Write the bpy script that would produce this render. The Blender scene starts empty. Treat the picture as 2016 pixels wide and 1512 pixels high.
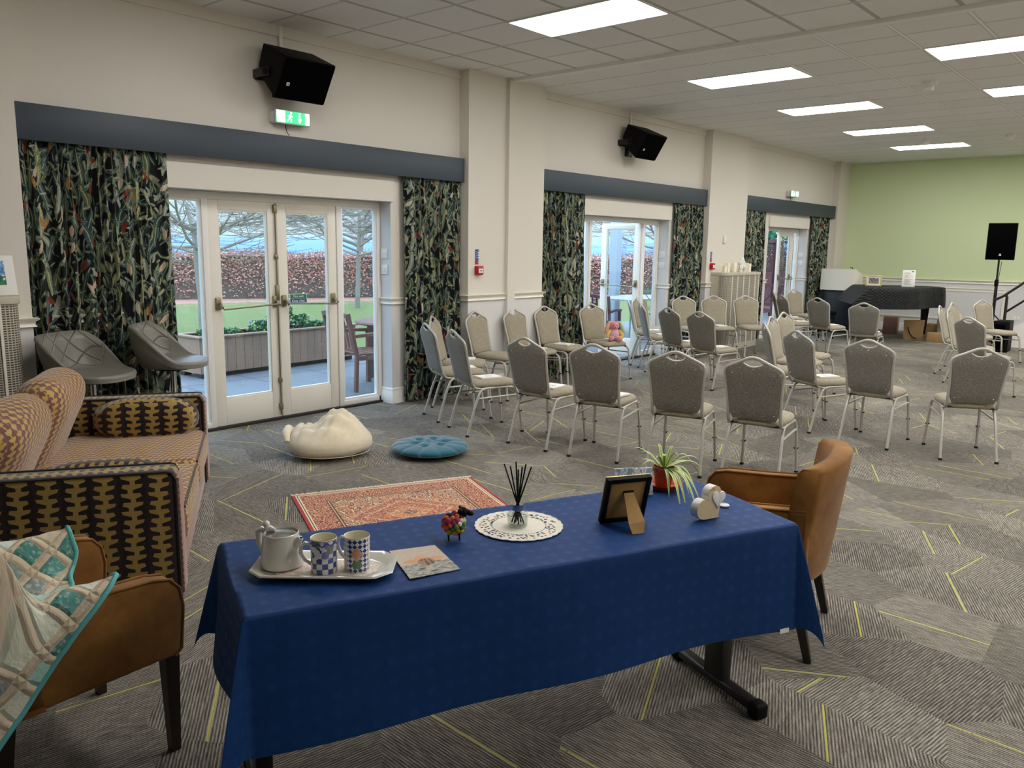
import bpy, bmesh, math, random
from mathutils import Matrix, Vector
random.seed(7)
SC = bpy.context.scene
COL = SC.collection
R = math.radians
PI = math.pi

# ------------------------------------------------------------------ helpers
class B:
    """collects shapes, then links them as ONE mesh object"""
    def __init__(s):
        s.v = []; s.f = []; s.uv = {}; s.M = Matrix(); s.mi = []; s.cur = 0
    def add(s, vs, fs, uvs=None):
        o = len(s.v)
        for i, p in enumerate(vs):
            s.v.append(s.M @ Vector(p))
            if uvs: s.uv[o + i] = uvs[i]
        for f in fs:
            s.f.append([o + i for i in f]); s.mi.append(s.cur)
        return s
    def box(s, x0, x1, y0, y1, z0, z1, bev=0, seg=2, rot=None):
        c = Vector(((x0+x1)/2, (y0+y1)/2, (z0+z1)/2)); d = Vector((abs(x1-x0), abs(y1-y0), abs(z1-z0)))
        if bev <= 0:
            vs = [(sx*d.x/2, sy*d.y/2, sz*d.z/2) for sx in (-1, 1) for sy in (-1, 1) for sz in (-1, 1)]
            fs = [(0, 1, 3, 2), (4, 6, 7, 5), (0, 4, 5, 1), (2, 3, 7, 6), (0, 2, 6, 4), (1, 5, 7, 3)]
        else:
            bm = bmesh.new(); bmesh.ops.create_cube(bm, size=1)
            bmesh.ops.scale(bm, vec=d, verts=bm.verts)
            bmesh.ops.bevel(bm, geom=bm.edges[:], offset=min(bev, min(d)*0.49), segments=seg, profile=0.5, affect='EDGES')
            vs = [v.co.copy() for v in bm.verts]; fs = [[v.index for v in f.verts] for f in bm.faces]
            bm.free()
        m = rot if rot else Matrix()
        return s.add([c + (m @ Vector(p)) for p in vs], fs)
    def tube(s, pts, r, n=8, closed=False, flat=1.0, up=None, caps=True):
        pts = [Vector(p) for p in pts]; k = len(pts)
        rr = r if isinstance(r, (list, tuple)) else [r]*k
        T = []
        for i in range(k):
            if closed: t = pts[(i+1) % k] - pts[i-1]
            else: t = pts[min(i+1, k-1)] - pts[max(i-1, 0)]
            T.append(t.normalized() if t.length > 1e-9 else Vector((0, 0, 1)))
        u = Vector(up) if up else (Vector((0, 0, 1)) if abs(T[0].z) < .9 else Vector((1, 0, 0)))
        vs = []
        a = (u - T[0]*u.dot(T[0])).normalized()
        for i in range(k):
            a = (a - T[i]*a.dot(T[i]))
            a = a.normalized() if a.length > 1e-6 else T[i].orthogonal().normalized()
            b = T[i].cross(a)
            for j in range(n):
                th = 2*PI*(j+.5)/n
                vs.append(pts[i] + a*(math.cos(th)*rr[i]*flat) + b*(math.sin(th)*rr[i]))
        fs = []
        for i in range(k if closed else k-1):
            for j in range(n):
                i2 = (i+1) % k
                fs.append((i*n+j, i*n+(j+1) % n, i2*n+(j+1) % n, i2*n+j))
        if not closed and caps:
            fs.append(tuple(range(n))[::-1]); fs.append(tuple((k-1)*n+j for j in range(n)))
        return s.add(vs, fs)
    def lathe(s, prof, n=24, c=(0, 0, 0), sx=1, sy=1, cap=True):
        vs = []; fs = []; uvs = []
        for r, z in prof:
            for j in range(n):
                th = 2*PI*j/n
                vs.append((c[0]+r*sx*math.cos(th), c[1]+r*sy*math.sin(th), c[2]+z)); uvs.append((j/n, z))
        k = len(prof)
        for i in range(k-1):
            for j in range(n):
                fs.append((i*n+j, i*n+(j+1) % n, (i+1)*n+(j+1) % n, (i+1)*n+j))
        if cap and prof[0][0] > 1e-5: fs.append(tuple(range(n))[::-1])
        if cap and prof[-1][0] > 1e-5: fs.append(tuple((k-1)*n+j for j in range(n)))
        return s.add(vs, fs, uvs)
    def prism(s, poly, h0, h1, axis='z', bev=0):
        def P(a, b, h): return {'z': (a, b, h), 'x': (h, a, b), 'y': (a, h, b)}[axis]
        k = len(poly)
        vs = [P(a, b, h0) for a, b in poly] + [P(a, b, h1) for a, b in poly]
        fs = [tuple(range(k))[::-1], tuple(range(k, 2*k))] + [(i, (i+1) % k, k+(i+1) % k, k+i) for i in range(k)]
        if bev > 0:
            bm = bmesh.new(); V = [bm.verts.new(p) for p in vs]
            for f in fs: bm.faces.new([V[i] for i in f])
            bmesh.ops.recalc_face_normals(bm, faces=bm.faces[:])
            caps = [e for e in bm.edges if all(v.index < k for v in e.verts)]
            bm.verts.index_update()
            caps = [e for e in bm.edges if (e.verts[0].index < k) == (e.verts[1].index < k)]
            bmesh.ops.bevel(bm, geom=caps, offset=bev, segments=3, profile=.5, affect='EDGES')
            bm.verts.index_update()
            vs = [v.co.copy() for v in bm.verts]; fs = [[v.index for v in f.verts] for f in bm.faces]; bm.free()
        return s.add(vs, fs)
    def ball(s, c, r, nu=12, nv=8, sc=(1, 1, 1), rot=None):
        vs = []; fs = []; m = rot or Matrix()
        for i in range(nv+1):
            ph = PI*i/nv
            for j in range(nu):
                th = 2*PI*j/nu
                p = Vector((math.sin(ph)*math.cos(th)*r*sc[0], math.sin(ph)*math.sin(th)*r*sc[1], math.cos(ph)*r*sc[2]))
                vs.append(Vector(c) + m @ p)
        for i in range(nv):
            for j in range(nu):
                a, b_, c_, d = i*nu+j, i*nu+(j+1) % nu, (i+1)*nu+(j+1) % nu, (i+1)*nu+j
                fs.append((a, d, c_, b_))
        return s.add(vs, fs)
    def grid(s, fn, nu, nv, uvf=None):
        vs = []; uvs = []
        for i in range(nu+1):
            for j in range(nv+1):
                u, v = i/nu, j/nv
                vs.append(fn(u, v)); uvs.append(uvf(u, v) if uvf else (u, v))
        fs = [(i*(nv+1)+j, (i+1)*(nv+1)+j, (i+1)*(nv+1)+j+1, i*(nv+1)+j+1) for i in range(nu) for j in range(nv)]
        return s.add(vs, fs, uvs)
    def build(s, name, mat, parent=None, loc=None, rz=0, smooth=40, boxuv=False, weld=True, solid=0):
        me = bpy.data.meshes.new(name)
        me.from_pydata([tuple(p) for p in s.v], [], s.f)
        mats = mat if isinstance(mat, (list, tuple)) else [mat]
        for m in mats: me.materials.append(m)
        if len(mats) > 1:
            for p, i in zip(me.polygons, s.mi): p.material_index = i
        if s.uv and not boxuv:
            ul = me.uv_layers.new(name='UVMap')
            for l in me.loops:
                ul.data[l.index].uv = s.uv.get(l.vertex_index, (0, 0))
        bm = bmesh.new(); bm.from_mesh(me)
        if weld: bmesh.ops.remove_doubles(bm, verts=bm.verts, dist=1e-5)
        bmesh.ops.recalc_face_normals(bm, faces=bm.faces[:])
        bm.to_mesh(me); bm.free()
        if boxuv:
            ul = me.uv_layers.new(name='UVMap')
            for p in me.polygons:
                n = p.normal; ax = max(range(3), key=lambda i: abs(n[i]))
                for li in p.loop_indices:
                    c = me.vertices[me.loops[li].vertex_index].co
                    ul.data[li].uv = {0: (c.y, c.z), 1: (c.x, c.z), 2: (c.x, c.y)}[ax]
        if smooth:
            me.polygons.foreach_set('use_smooth', [True]*len(me.polygons))
            me.set_sharp_from_angle(angle=R(smooth))
        o = bpy.data.objects.new(name, me); COL.objects.link(o)
        if parent: o.parent = parent
        if loc: o.location = loc
        if rz: o.rotation_euler = (0, 0, rz)
        if solid:
            md = o.modifiers.new('thickness', 'SOLIDIFY'); md.thickness = solid; md.offset = -1
        return o

def tag(o, label=None, cat=None, group=None, kind=None):
    if label: o['label'] = label
    if cat: o['category'] = cat
    if group: o['group'] = group
    if kind: o['kind'] = kind
    return o
def thing(name, label, cat, loc=(0, 0, 0), rz=0, group=None, kind=None):
    o = bpy.data.objects.new(name, None); COL.objects.link(o)
    o.empty_display_size = .1
    o.location = loc; o.rotation_euler = (0, 0, rz)
    return tag(o, label, cat, group, kind)
def copy_tree(o, parent=None):
    c = o.copy(); COL.objects.link(c)
    if parent: c.parent = parent
    for ch in [x for x in bpy.data.objects if x.parent == o]: copy_tree(ch, c)
    return c
def text_mesh(txt, size, mat, name, parent, M, thick=.0005, align='LEFT'):
    cu = bpy.data.curves.new(name, 'FONT'); cu.body = txt; cu.size = size; cu.extrude = thick
    cu.align_x = align; cu.resolution_u = 3
    t = bpy.data.objects.new(name, cu)
    COL.objects.link(t); bpy.context.view_layer.update()
    me = bpy.data.meshes.new_from_object(t)
    bpy.data.objects.remove(t); bpy.data.curves.remove(cu)
    me.transform(M); me.materials.clear(); me.materials.append(mat)
    o = bpy.data.objects.new(name, me); COL.objects.link(o); o.parent = parent
    return o
# lettering that stands on a face looking towards +x
def face_x(x, y, z): return Matrix(((0, 0, 1, x), (1, 0, 0, y), (0, 1, 0, z), (0, 0, 0, 1)))

# ------------------------------------------------------------------ materials
def lin(c):
    if isinstance(c, str):
        c = [int(c[i:i+2], 16) for i in (0, 2, 4)]
    return tuple(((x/255)/12.92 if x/255 <= .04045 else ((x/255+.055)/1.055)**2.4) for x in c) + (1,)
class NT:
    def __init__(s, name):
        s.m = bpy.data.materials.new(name); s.m.use_nodes = True
        s.t = s.m.node_tree; s.b = s.t.nodes['Principled BSDF']; s.out = s.t.nodes['Material Output']
    def n(s, ty, ins=None, **pr):
        nd = s.t.nodes.new('ShaderNode'+ty)
        for k, v in pr.items(): setattr(nd, k, v)
        for k, v in (ins or {}).items(): s.put(nd.inputs[k], v)
        return nd
    def put(s, sock, v):
        if isinstance(v, bpy.types.NodeSocket): s.t.links.new(v, sock)
        else: sock.default_value = v
    def math(s, op, a, b=0.0, c=0.0, clamp=False):
        nd = s.t.nodes.new('ShaderNodeMath'); nd.operation = op; nd.use_clamp = clamp
        for i, v in enumerate((a, b, c)): s.put(nd.inputs[i], v)
        return nd.outputs[0]
    def mix(s, f, a, b):
        nd = s.t.nodes.new('ShaderNodeMix'); nd.data_type = 'RGBA'
        s.put(nd.inputs[0], f); s.put(nd.inputs[6], a); s.put(nd.inputs[7], b)
        return nd.outputs[2]
    def ramp(s, f, stops, const=False):
        nd = s.t.nodes.new('ShaderNodeValToRGB'); cr = nd.color_ramp
        if const: cr.interpolation = 'CONSTANT'
        while len(cr.elements) > 1: cr.elements.remove(cr.elements[-1])
        cr.elements[0].position = stops[0][0]; cr.elements[0].color = stops[0][1]
        for p, c in stops[1:]:
            e = cr.elements.new(p); e.color = c
        s.put(nd.inputs[0], f); return nd.outputs[0]
    def noise(s, vec=None, scale=5, detail=3, rough=.5):
        nd = s.n('TexNoise', {'Scale': scale, 'Detail': detail, 'Roughness': rough})
        if vec: s.put(nd.inputs['Vector'], vec)
        return nd.outputs['Fac']
    def coord(s, k='Object'): return s.n('TexCoord').outputs[k]
    def uv(s): return s.n('TexCoord').outputs['UV']
    def sep(s, v):
        nd = s.n('SeparateXYZ', {0: v}); return nd.outputs
    def comb(s, x, y, z=0.0): return s.n('CombineXYZ', {0: x, 1: y, 2: z}).outputs[0]
    def vmul(s, v, k):
        nd = s.t.nodes.new('ShaderNodeVectorMath'); nd.operation = 'MULTIPLY'
        s.put(nd.inputs[0], v); nd.inputs[1].default_value = k; return nd.outputs[0]
    def vadd(s, v, k):
        nd = s.t.nodes.new('ShaderNodeVectorMath'); nd.operation = 'ADD'
        s.put(nd.inputs[0], v); nd.inputs[1].default_value = k; return nd.outputs[0]
    def voro(s, v, scale=1.0, rnd=1.0, dim='2D', feat='F1', dist='EUCLIDEAN'):
        nd = s.n('TexVoronoi', voronoi_dimensions=dim, feature=feat)
        if feat != 'DISTANCE_TO_EDGE': nd.distance = dist
        s.put(nd.inputs['Vector'], v); nd.inputs['Scale'].default_value = scale; nd.inputs['Randomness'].default_value = rnd
        return nd
    def bump(s, h, strength=.3, dist=.01):
        nd = s.n('Bump', {'Strength': strength, 'Distance': dist, 'Height': h})
        s.t.links.new(nd.outputs[0], s.b.inputs['Normal'])
    def fin(s, col=None, rough=.6, metal=0, spec=None, sheen=None, coat=None):
        if col is not None: s.put(s.b.inputs['Base Color'], col)
        s.put(s.b.inputs['Roughness'], rough); s.put(s.b.inputs['Metallic'], metal)
        if spec is not None: s.b.inputs['Specular IOR Level'].default_value = spec
        if sheen: s.b.inputs['Sheen Weight'].default_value = sheen
        if coat: s.b.inputs['Coat Weight'].default_value = coat
        return s.m
def plain(name, c, rough=.6, metal=0, var=.06, scale=20, bump=0, spec=None, sheen=None, coat=None):
    t = NT(name); c = lin(c)
    f = t.noise(t.coord(), scale, 3)
    a = tuple(x*(1-var) for x in c[:3])+(1,); b = tuple(min(1, x*(1+var)) for x in c[:3])+(1,)
    if bump: t.bump(f, bump, .004)
    return t.fin(t.mix(f, a, b), rough, metal, spec, sheen, coat)
def emit(name, c, st):
    t = NT(name); t.b.inputs['Base Color'].default_value = lin(c); t.b.inputs['Emission Color'].default_value = lin(c)
    t.b.inputs['Emission Strength'].default_value = st
    return t.m
MT = {}
MT['black'] = plain('black plastic', '070708', .6, spec=.15)
MT['grille'] = plain('black speaker grille', '030304', .9, spec=.04, scale=300, bump=.3)
MT['blackmetal'] = plain('black painted metal', '121214', .4)
MT['white'] = plain('white paint', 'efece6', .45, var=.02)
MT['cream'] = plain('cream gloss paint', 'ebe6d9', .35, var=.02)
MT['plastic'] = plain('white plastic', 'e9e7e2', .35, var=.01)
MT['red'] = plain('red plastic', 'b3181c', .35, var=.04)
MT['brass'] = plain('aged brass', '8f8468', .35, metal=.8)
MT['chrome'] = plain('chrome', 'c8c8c8', .15, metal=1)
MT['silver'] = plain('silver painted steel', 'bdb9b0', .38, metal=.25, var=.02)
MT['rubber'] = plain('black rubber', '0c0c0c', .7)
MT['darkwood'] = plain('dark stained wood', '1d120e', .35, var=.25, scale=8)
MT['paper'] = plain('white paper', 'ecebe6', .7, var=.01)
MT['valance'] = plain('slate blue paint', '333f4a', .5, var=.02)
MT['porcelain'] = plain('white porcelain', 'dcdad0', .12, var=.01, coat=.4)
MT['terracotta'] = plain('terracotta plastic', 'b5482a', .4, var=.05)
MT['soil'] = plain('potting soil', '2b1d14', .9, var=.4, scale=90, bump=.5)
MT['card'] = plain('brown cardboard', '97794f', .8, var=.05)
MT['gold'] = plain('pale gold frame', 'c2b27e', .35, metal=.4)
MT['hardboard'] = plain('tan hardboard', 'a9844b', .75, var=.08, scale=80)
MT['candle'] = plain('ivory wax', 'efe8d2', .45, var=.02)
MT['darkfloor'] = plain('dark threshold rubber', '15130f', .6)

def m_wall():
    t = NT('beige wall paint'); z = t.sep(t.n('NewGeometry').outputs['Position'])[2]
    f = t.noise(t.coord(), 90, 3); t.bump(f, .12, .002)
    k = t.math('GREATER_THAN', z, 1.05)
    return t.fin(t.mix(k, lin('dbd9d6'), lin('dfd9ce')), .75, spec=.25)
def m_green():
    t = NT('sage green wall paint'); z = t.sep(t.n('NewGeometry').outputs['Position'])[2]
    f = t.noise(t.coord(), 90, 3); t.bump(f, .12, .002)
    k = t.math('GREATER_THAN', z, 1.05)
    return t.fin(t.mix(k, lin('dbdad9'), lin('d6e3b6')), .75, spec=.25)
MT['wall'] = m_wall(); MT['green'] = m_green()
MT['reveal'] = plain('pale grey wall paint', 'dad9d8', .7, var=.015)

def m_ceiling():
    t = NT('ceiling tiles'); x, y, z = t.sep(t.n('NewGeometry').outputs['Position'])
    p = .605
    def fr(a, off): return t.math('FRACT', t.math('DIVIDE', t.math('SUBTRACT', a, off), p))
    def edge(f): return t.math('SUBTRACT', .5, t.math('ABSOLUTE', t.math('SUBTRACT', f, .5)))
    near = t.math('LESS_THAN', y, 7.14)
    offy = t.math('ADD', t.math('MULTIPLY', near, 5.35-8.36), 8.36)
    fx = fr(x, -4.74); fy = t.math('FRACT', t.math('DIVIDE', t.math('SUBTRACT', y, offy), p))
    ex = edge(fx); ey = edge(fy)
    cell = t.comb(t.math('FLOOR', t.math('DIVIDE', t.math('SUBTRACT', x, -4.74), p)), t.math('FLOOR', t.math('DIVIDE', t.math('SUBTRACT', y, offy), p)))
    rn = t.n('TexWhiteNoise', {'Vector': cell}, noise_dimensions='2D').outputs['Value']
    nz = t.noise(t.coord(), 260, 2)
    tile = t.mix(rn, lin('f0efee'), lin('f6f5f4'))
    tile = t.mix(t.math('MULTIPLY', nz, .35), tile, lin('c6c4c2'))
    barx = t.math('MULTIPLY', t.math('LESS_THAN', ex, .022), t.math('SUBTRACT', 1.0, near)); bary = t.math('LESS_THAN', ey, .013)
    darkx = t.math('LESS_THAN', ex, .032); darky = t.math('LESS_THAN', ey, .02)
    c = t.mix(t.math('MULTIPLY', t.math('MAXIMUM', darkx, darky), .6), tile, lin('8f8c88'))
    c = t.mix(bary, c, lin('d2d0cd')); c = t.mix(barx, c, lin('f8f7f5'))
    h = t.math('MULTIPLY', t.math('MINIMUM', t.math('MINIMUM', ex, ey), .04), 8.0)
    t.bump(h, .5, .01)
    return t.fin(c, .85, spec=.15)
MT['ceiling'] = m_ceiling()

def m_carpet():
    t = NT('ribbed grey carpet'); P = t.n('NewGeometry').outputs['Position']
    warp = t.n('VectorRotate', {'Vector': P, 'Angle': .42}, rotation_type='Z_AXIS').outputs[0]
    v = t.voro(t.vmul(warp, (1.9, 2.6, 1)), 1, .85)
    cc = t.sep(v.outputs['Color']); cr, cg, cb = cc[0], cc[1], cc[2]
    pos = t.n('VectorMath', {0: v.outputs['Position'], 1: (1/1.9, 1/2.6, 1)}, operation='MULTIPLY').outputs[0]
    loc = t.n('VectorMath', {0: warp, 1: pos}, operation='SUBTRACT').outputs[0]
    ang = t.math('MULTIPLY', t.math('FLOOR', t.math('MULTIPLY', cr, 5)), PI/5*.9)
    ang = t.math('ADD', ang, .25)
    lx, ly, lz = t.sep(loc)
    ca, sa = t.math('COSINE', ang), t.math('SINE', ang)
    a = t.math('ADD', t.math('MULTIPLY', lx, ca), t.math('MULTIPLY', ly, sa))
    b = t.math('SUBTRACT', t.math('MULTIPLY', ly, ca), t.math('MULTIPLY', lx, sa))
    fine = t.n('TexNoise', {'Vector': t.comb(t.math('MULTIPLY', a, 160), t.math('MULTIPLY', b, 18), cr), 'Scale': 1.0, 'Detail': 2.0}).outputs['Fac']
    rib = t.math('SINE', t.math('MULTIPLY', a, 2*PI/.0115))
    ribm = t.math('MULTIPLY', t.math('ADD', t.math('MULTIPLY', rib, .5), .5), 1.0)
    ribm = t.math('SMOOTH_MIN', ribm, .9, .2)
    speck = t.noise(P, 240, 2, .7)
    bright = t.math('ADD', t.math('MULTIPLY', ribm, .42), t.math('ADD', t.math('MULTIPLY', fine, .75), t.math('MULTIPLY', t.math('SUBTRACT', speck, .5), .9)))
    bright = t.math('ADD', bright, t.math('MULTIPLY', t.math('SUBTRACT', cb, .5), .16))
    big = t.noise(P, 1.7, 3); bright = t.math('ADD', bright, t.math('MULTIPLY', t.math('SUBTRACT', big, .5), .22))
    c = t.ramp(t.math('SUBTRACT', bright, .08), [(0, lin('2b2826')), (.35, lin('524e48')), (.60, lin('847e74')), (.95, lin('bab3a5'))])
    off = t.math('MULTIPLY', t.math('SUBTRACT', cg, .5), .2)
    ln = t.math('LESS_THAN', t.math('ABSOLUTE', t.math('SUBTRACT', a, off)), .0042)
    on = t.math('GREATER_THAN', cb, .25)
    brk = t.math('GREATER_THAN', t.math('ADD', fine, speck), .78)
    on = t.math('MULTIPLY', on, t.math('GREATER_THAN', t.noise(t.comb(t.math('MULTIPLY', b, 60), cr), 1.0, 2), .33))
    c = t.mix(t.math('MULTIPLY', t.math('MULTIPLY', ln, on), .75), c, lin('cbc65a'))
    t.bump(t.math('ADD', ribm, speck), .35, .004)
    return t.fin(c, .9, spec=.2)
MT['carpet'] = m_carpet()

def leaf_layer(t, uv, sx, sy, off, L, w, rot=1.3):
    v = t.vadd(t.vmul(uv, (sx, sy, 1)), off)
    vo = t.voro(v, 1, 1)
    loc = t.n('VectorMath', {0: v, 1: vo.outputs['Position']}, operation='SUBTRACT').outputs[0]
    c = t.sep(vo.outputs['Color']); lx, ly, _ = t.sep(loc)
    an = t.math('MULTIPLY', t.math('SUBTRACT', c[0], .5), rot*2)
    ca, sa = t.math('COSINE', an), t.math('SINE', an)
    lx = t.math('DIVIDE', lx, sx/sy)
    x = t.math('ADD', t.math('MULTIPLY', lx, ca), t.math('MULTIPLY', ly, sa))
    y = t.math('SUBTRACT', t.math('MULTIPLY', ly, ca), t.math('MULTIPLY', lx, sa))
    x = t.math('ADD', x, t.math('MULTIPLY', t.math('MULTIPLY', y, y), t.math('SUBTRACT', c[1], .5)))
    q = t.math('DIVIDE', y, L)
    e = t.math('SUBTRACT', t.math('MULTIPLY', t.math('SUBTRACT', 1.0, t.math('MULTIPLY', q, q)), w), t.math('ABSOLUTE', x))
    mask = t.math('GREATER_THAN', e, 0.0)
    ax = t.math('ABSOLUTE', x)
    mid = t.math('LESS_THAN', ax, .012)
    vein = t.math('SINE', t.math('MULTIPLY', t.math('SUBTRACT', y, ax), 70))
    grad = t.math('DIVIDE', ax, w)
    return mask, c[1], c[2], mid, vein, grad
def m_curtain():
    t = NT('black tropical leaf print curtain'); uv = t.uv()
    n = t.n('TexNoise', {'Vector': uv, 'Scale': 6.0}).outputs['Color']
    uv2 = t.n('VectorMath', {0: uv, 1: t.vmul(t.vadd(n, (-.5, -.5, -.5)), (.05, .05, 0))}, operation='ADD').outputs[0]
    c = t.mix(t.noise(uv, 60, 2), lin('07080a'), lin('12161a'))
    greens = [(0, lin('334c4a')), (.14, lin('7d8a74')), (.28, lin('40544f')), (.42, lin('5f6d5a')), (.52, lin('93996e')), (.62, lin('4e6366')), (.74, lin('a3ab9c')), (.86, lin('5c6844')), (.94, lin('a9a678'))]
    for sx, sy, off, L, w, rot in ((13, 6, (0, 0, 0), .62, .14, 1.1), (15, 8, (7.3, 3.1, 0), .6, .12, 1.4), (10, 3.8, (3.7, 9.4, 0), .62, .10, .5), (24, 13, (1.7, 5.4, 0), .55, .13, 1.6)):
        m, g, b, mid, vein, grad = leaf_layer(t, uv2, sx, sy, off, L, w, rot)
        m = t.math('MULTIPLY', m, t.math('GREATER_THAN', b, .28))
        lc = t.ramp(g, greens, True)
        lc = t.mix(t.math('MULTIPLY', grad, .45), lc, lin('16211f'))
        lc = t.mix(t.math('MULTIPLY', t.math('GREATER_THAN', vein, .55), .35), lc, lin('1c2a26'))
        lc = t.mix(t.math('MULTIPLY', mid, .6), lc, lin('c4caa6'))
        c = t.mix(m, c, lc)
    m, g, b, mid, vein, grad = leaf_layer(t, uv2, 13, 7.5, (11.1, 2.2, 0), .4, .13, 1.0)
    m = t.math('MULTIPLY', m, t.math('GREATER_THAN', b, .8))
    fl = t.ramp(g, [(0, lin('8e3b28')), (.25, lin('b0834a')), (.4, lin('d8cdb8')), (.66, lin('8f4c3a')), (.78, lin('d0b8a0'))], True)
    fl = t.mix(t.math('MULTIPLY', t.math('GREATER_THAN', vein, .2), .5), fl, lin('3a1512'))
    c = t.mix(m, c, fl)
    return t.fin(c, .8, spec=.2, sheen=.1)
MT['curtain'] = m_curtain()

def m_tweed(name, a, b, c3):
    t = NT(name); P = t.coord()
    n1 = t.noise(P, 230, 3, .85); n2 = t.noise(t.vmul(P, (1, 1, 3)), 120, 2)
    c = t.ramp(t.math('ADD', t.math('MULTIPLY', n1, .75), t.math('MULTIPLY', n2, .25)), [(.34, lin(a)), (.5, lin(b)), (.66, lin(c3))])
    t.bump(n1, .3, .002)
    return t.fin(c, .85, spec=.2, sheen=.2)
MT['tweed'] = m_tweed('beige tweed fabric', '665f50', '968d79', 'cac1aa')
MT['tweedshaded'] = m_tweed('tweed fabric darkened as shaded', '45423e', '767269', 'aba599')  # same fabric, shade on the chair backs put into a darker colour

def m_sofa(name, dark, dark2, gold, p, q, w0, w1, skew=0.0, tp=1.3):
    t = NT(name); uv = t.uv(); u, v, _ = t.sep(uv)
    v = t.math('ADD', v, t.math('MULTIPLY', u, skew))
    wob = t.math('MULTIPLY', t.math('SINE', t.math('MULTIPLY', v, 2*PI/(q*2))), .05)
    fa = t.math('DIVIDE', u, p)
    a = t.math('SUBTRACT', t.math('FRACT', fa), .5); a = t.math('ADD', a, wob)
    side = t.math('GREATER_THAN', a, 0.0)
    b = t.math('ADD', t.math('DIVIDE', v, q), t.math('MULTIPLY', t.math('ABSOLUTE', a), -.5))
    cb = t.math('COSINE', t.math('MULTIPLY', b, 2*PI))
    tooth = t.math('SMOOTH_MIN', t.math('SMOOTH_MAX', t.math('ADD', t.math('MULTIPLY', cb, tp), .5), 0.0, .15), 1.0, .15)
    lim = t.math('ADD', w0, t.math('MULTIPLY', tooth, w1))
    g = t.math('LESS_THAN', t.math('ABSOLUTE', a), lim)
    nz = t.noise(uv, 60, 3)
    dk = t.mix(t.math('GREATER_THAN', t.math('FRACT', t.math('DIVIDE', fa, 2)), .5), lin(dark), lin(dark2))
    ex = t.math('SUBTRACT', lim, t.math('ABSOLUTE', a))
    gg = t.mix(t.math('MULTIPLY', nz, .5), lin(gold), t.mix(.5, lin(gold), lin(dark)))
    c = t.mix(g, dk, gg)
    t.bump(t.math('ADD', t.math('MULTIPLY', g, .6), nz), .35, .003)
    return t.fin(c, .7, spec=.25, sheen=.35)
MT['sofa'] = m_sofa('dark velvet with golden fishbone print', '140808', '221010', 'a88a48', .108, .040, .095, .27, 0, 1.3)
MT['sofaseat'] = m_sofa('small print velvet with mauve nap sheen', '6e4640', '7a524c', 'c4a258', .047, .032, .07, .30, .35, 1.0)  # mauve ground holds the sheen of the velvet nap as colour
MT['sofafront'] = m_sofa('rose velvet with pale print', '7d5049', '86584f', 'a8826a', .03, .03, .12, .25)

def m_suede():
    t = NT('tan suede'); P = t.coord()
    n = t.noise(P, 5, 4, .6); f = t.noise(P, 180, 3)
    c = t.ramp(n, [(.3, lin('744c1f')), (.52, lin('8d6029')), (.7, lin('a67536'))])
    c = t.mix(t.math('MULTIPLY', f, .2), c, lin('5d3c18')); t.bump(f, .15, .002)
    return t.fin(c, .8, spec=.2, sheen=.15)
MT['suede'] = m_suede()
def m_cloth():
    t = NT('royal blue damask cloth'); uv = t.uv()
    v = t.voro(t.vmul(uv, (19, 19, 1)), 1, .12)
    d = t.math('LESS_THAN', v.outputs['Distance'], .24)
    n = t.noise(uv, 14, 3); weave = t.noise(uv, 700, 2)
    c = t.mix(n, lin('0e3468'), lin('143f7b'))
    c = t.mix(t.math('MULTIPLY', d, t.math('MULTIPLY', n, .35)), c, lin('24488e'))
    t.bump(t.math('ADD', t.math('MULTIPLY', t.noise(uv, 5, 3), 4), weave), .25, .004)
    rr = t.math('ADD', .55, t.math('MULTIPLY', d, -.08))
    return t.fin(c, rr, spec=.18)
MT['cloth'] = m_cloth()

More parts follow.
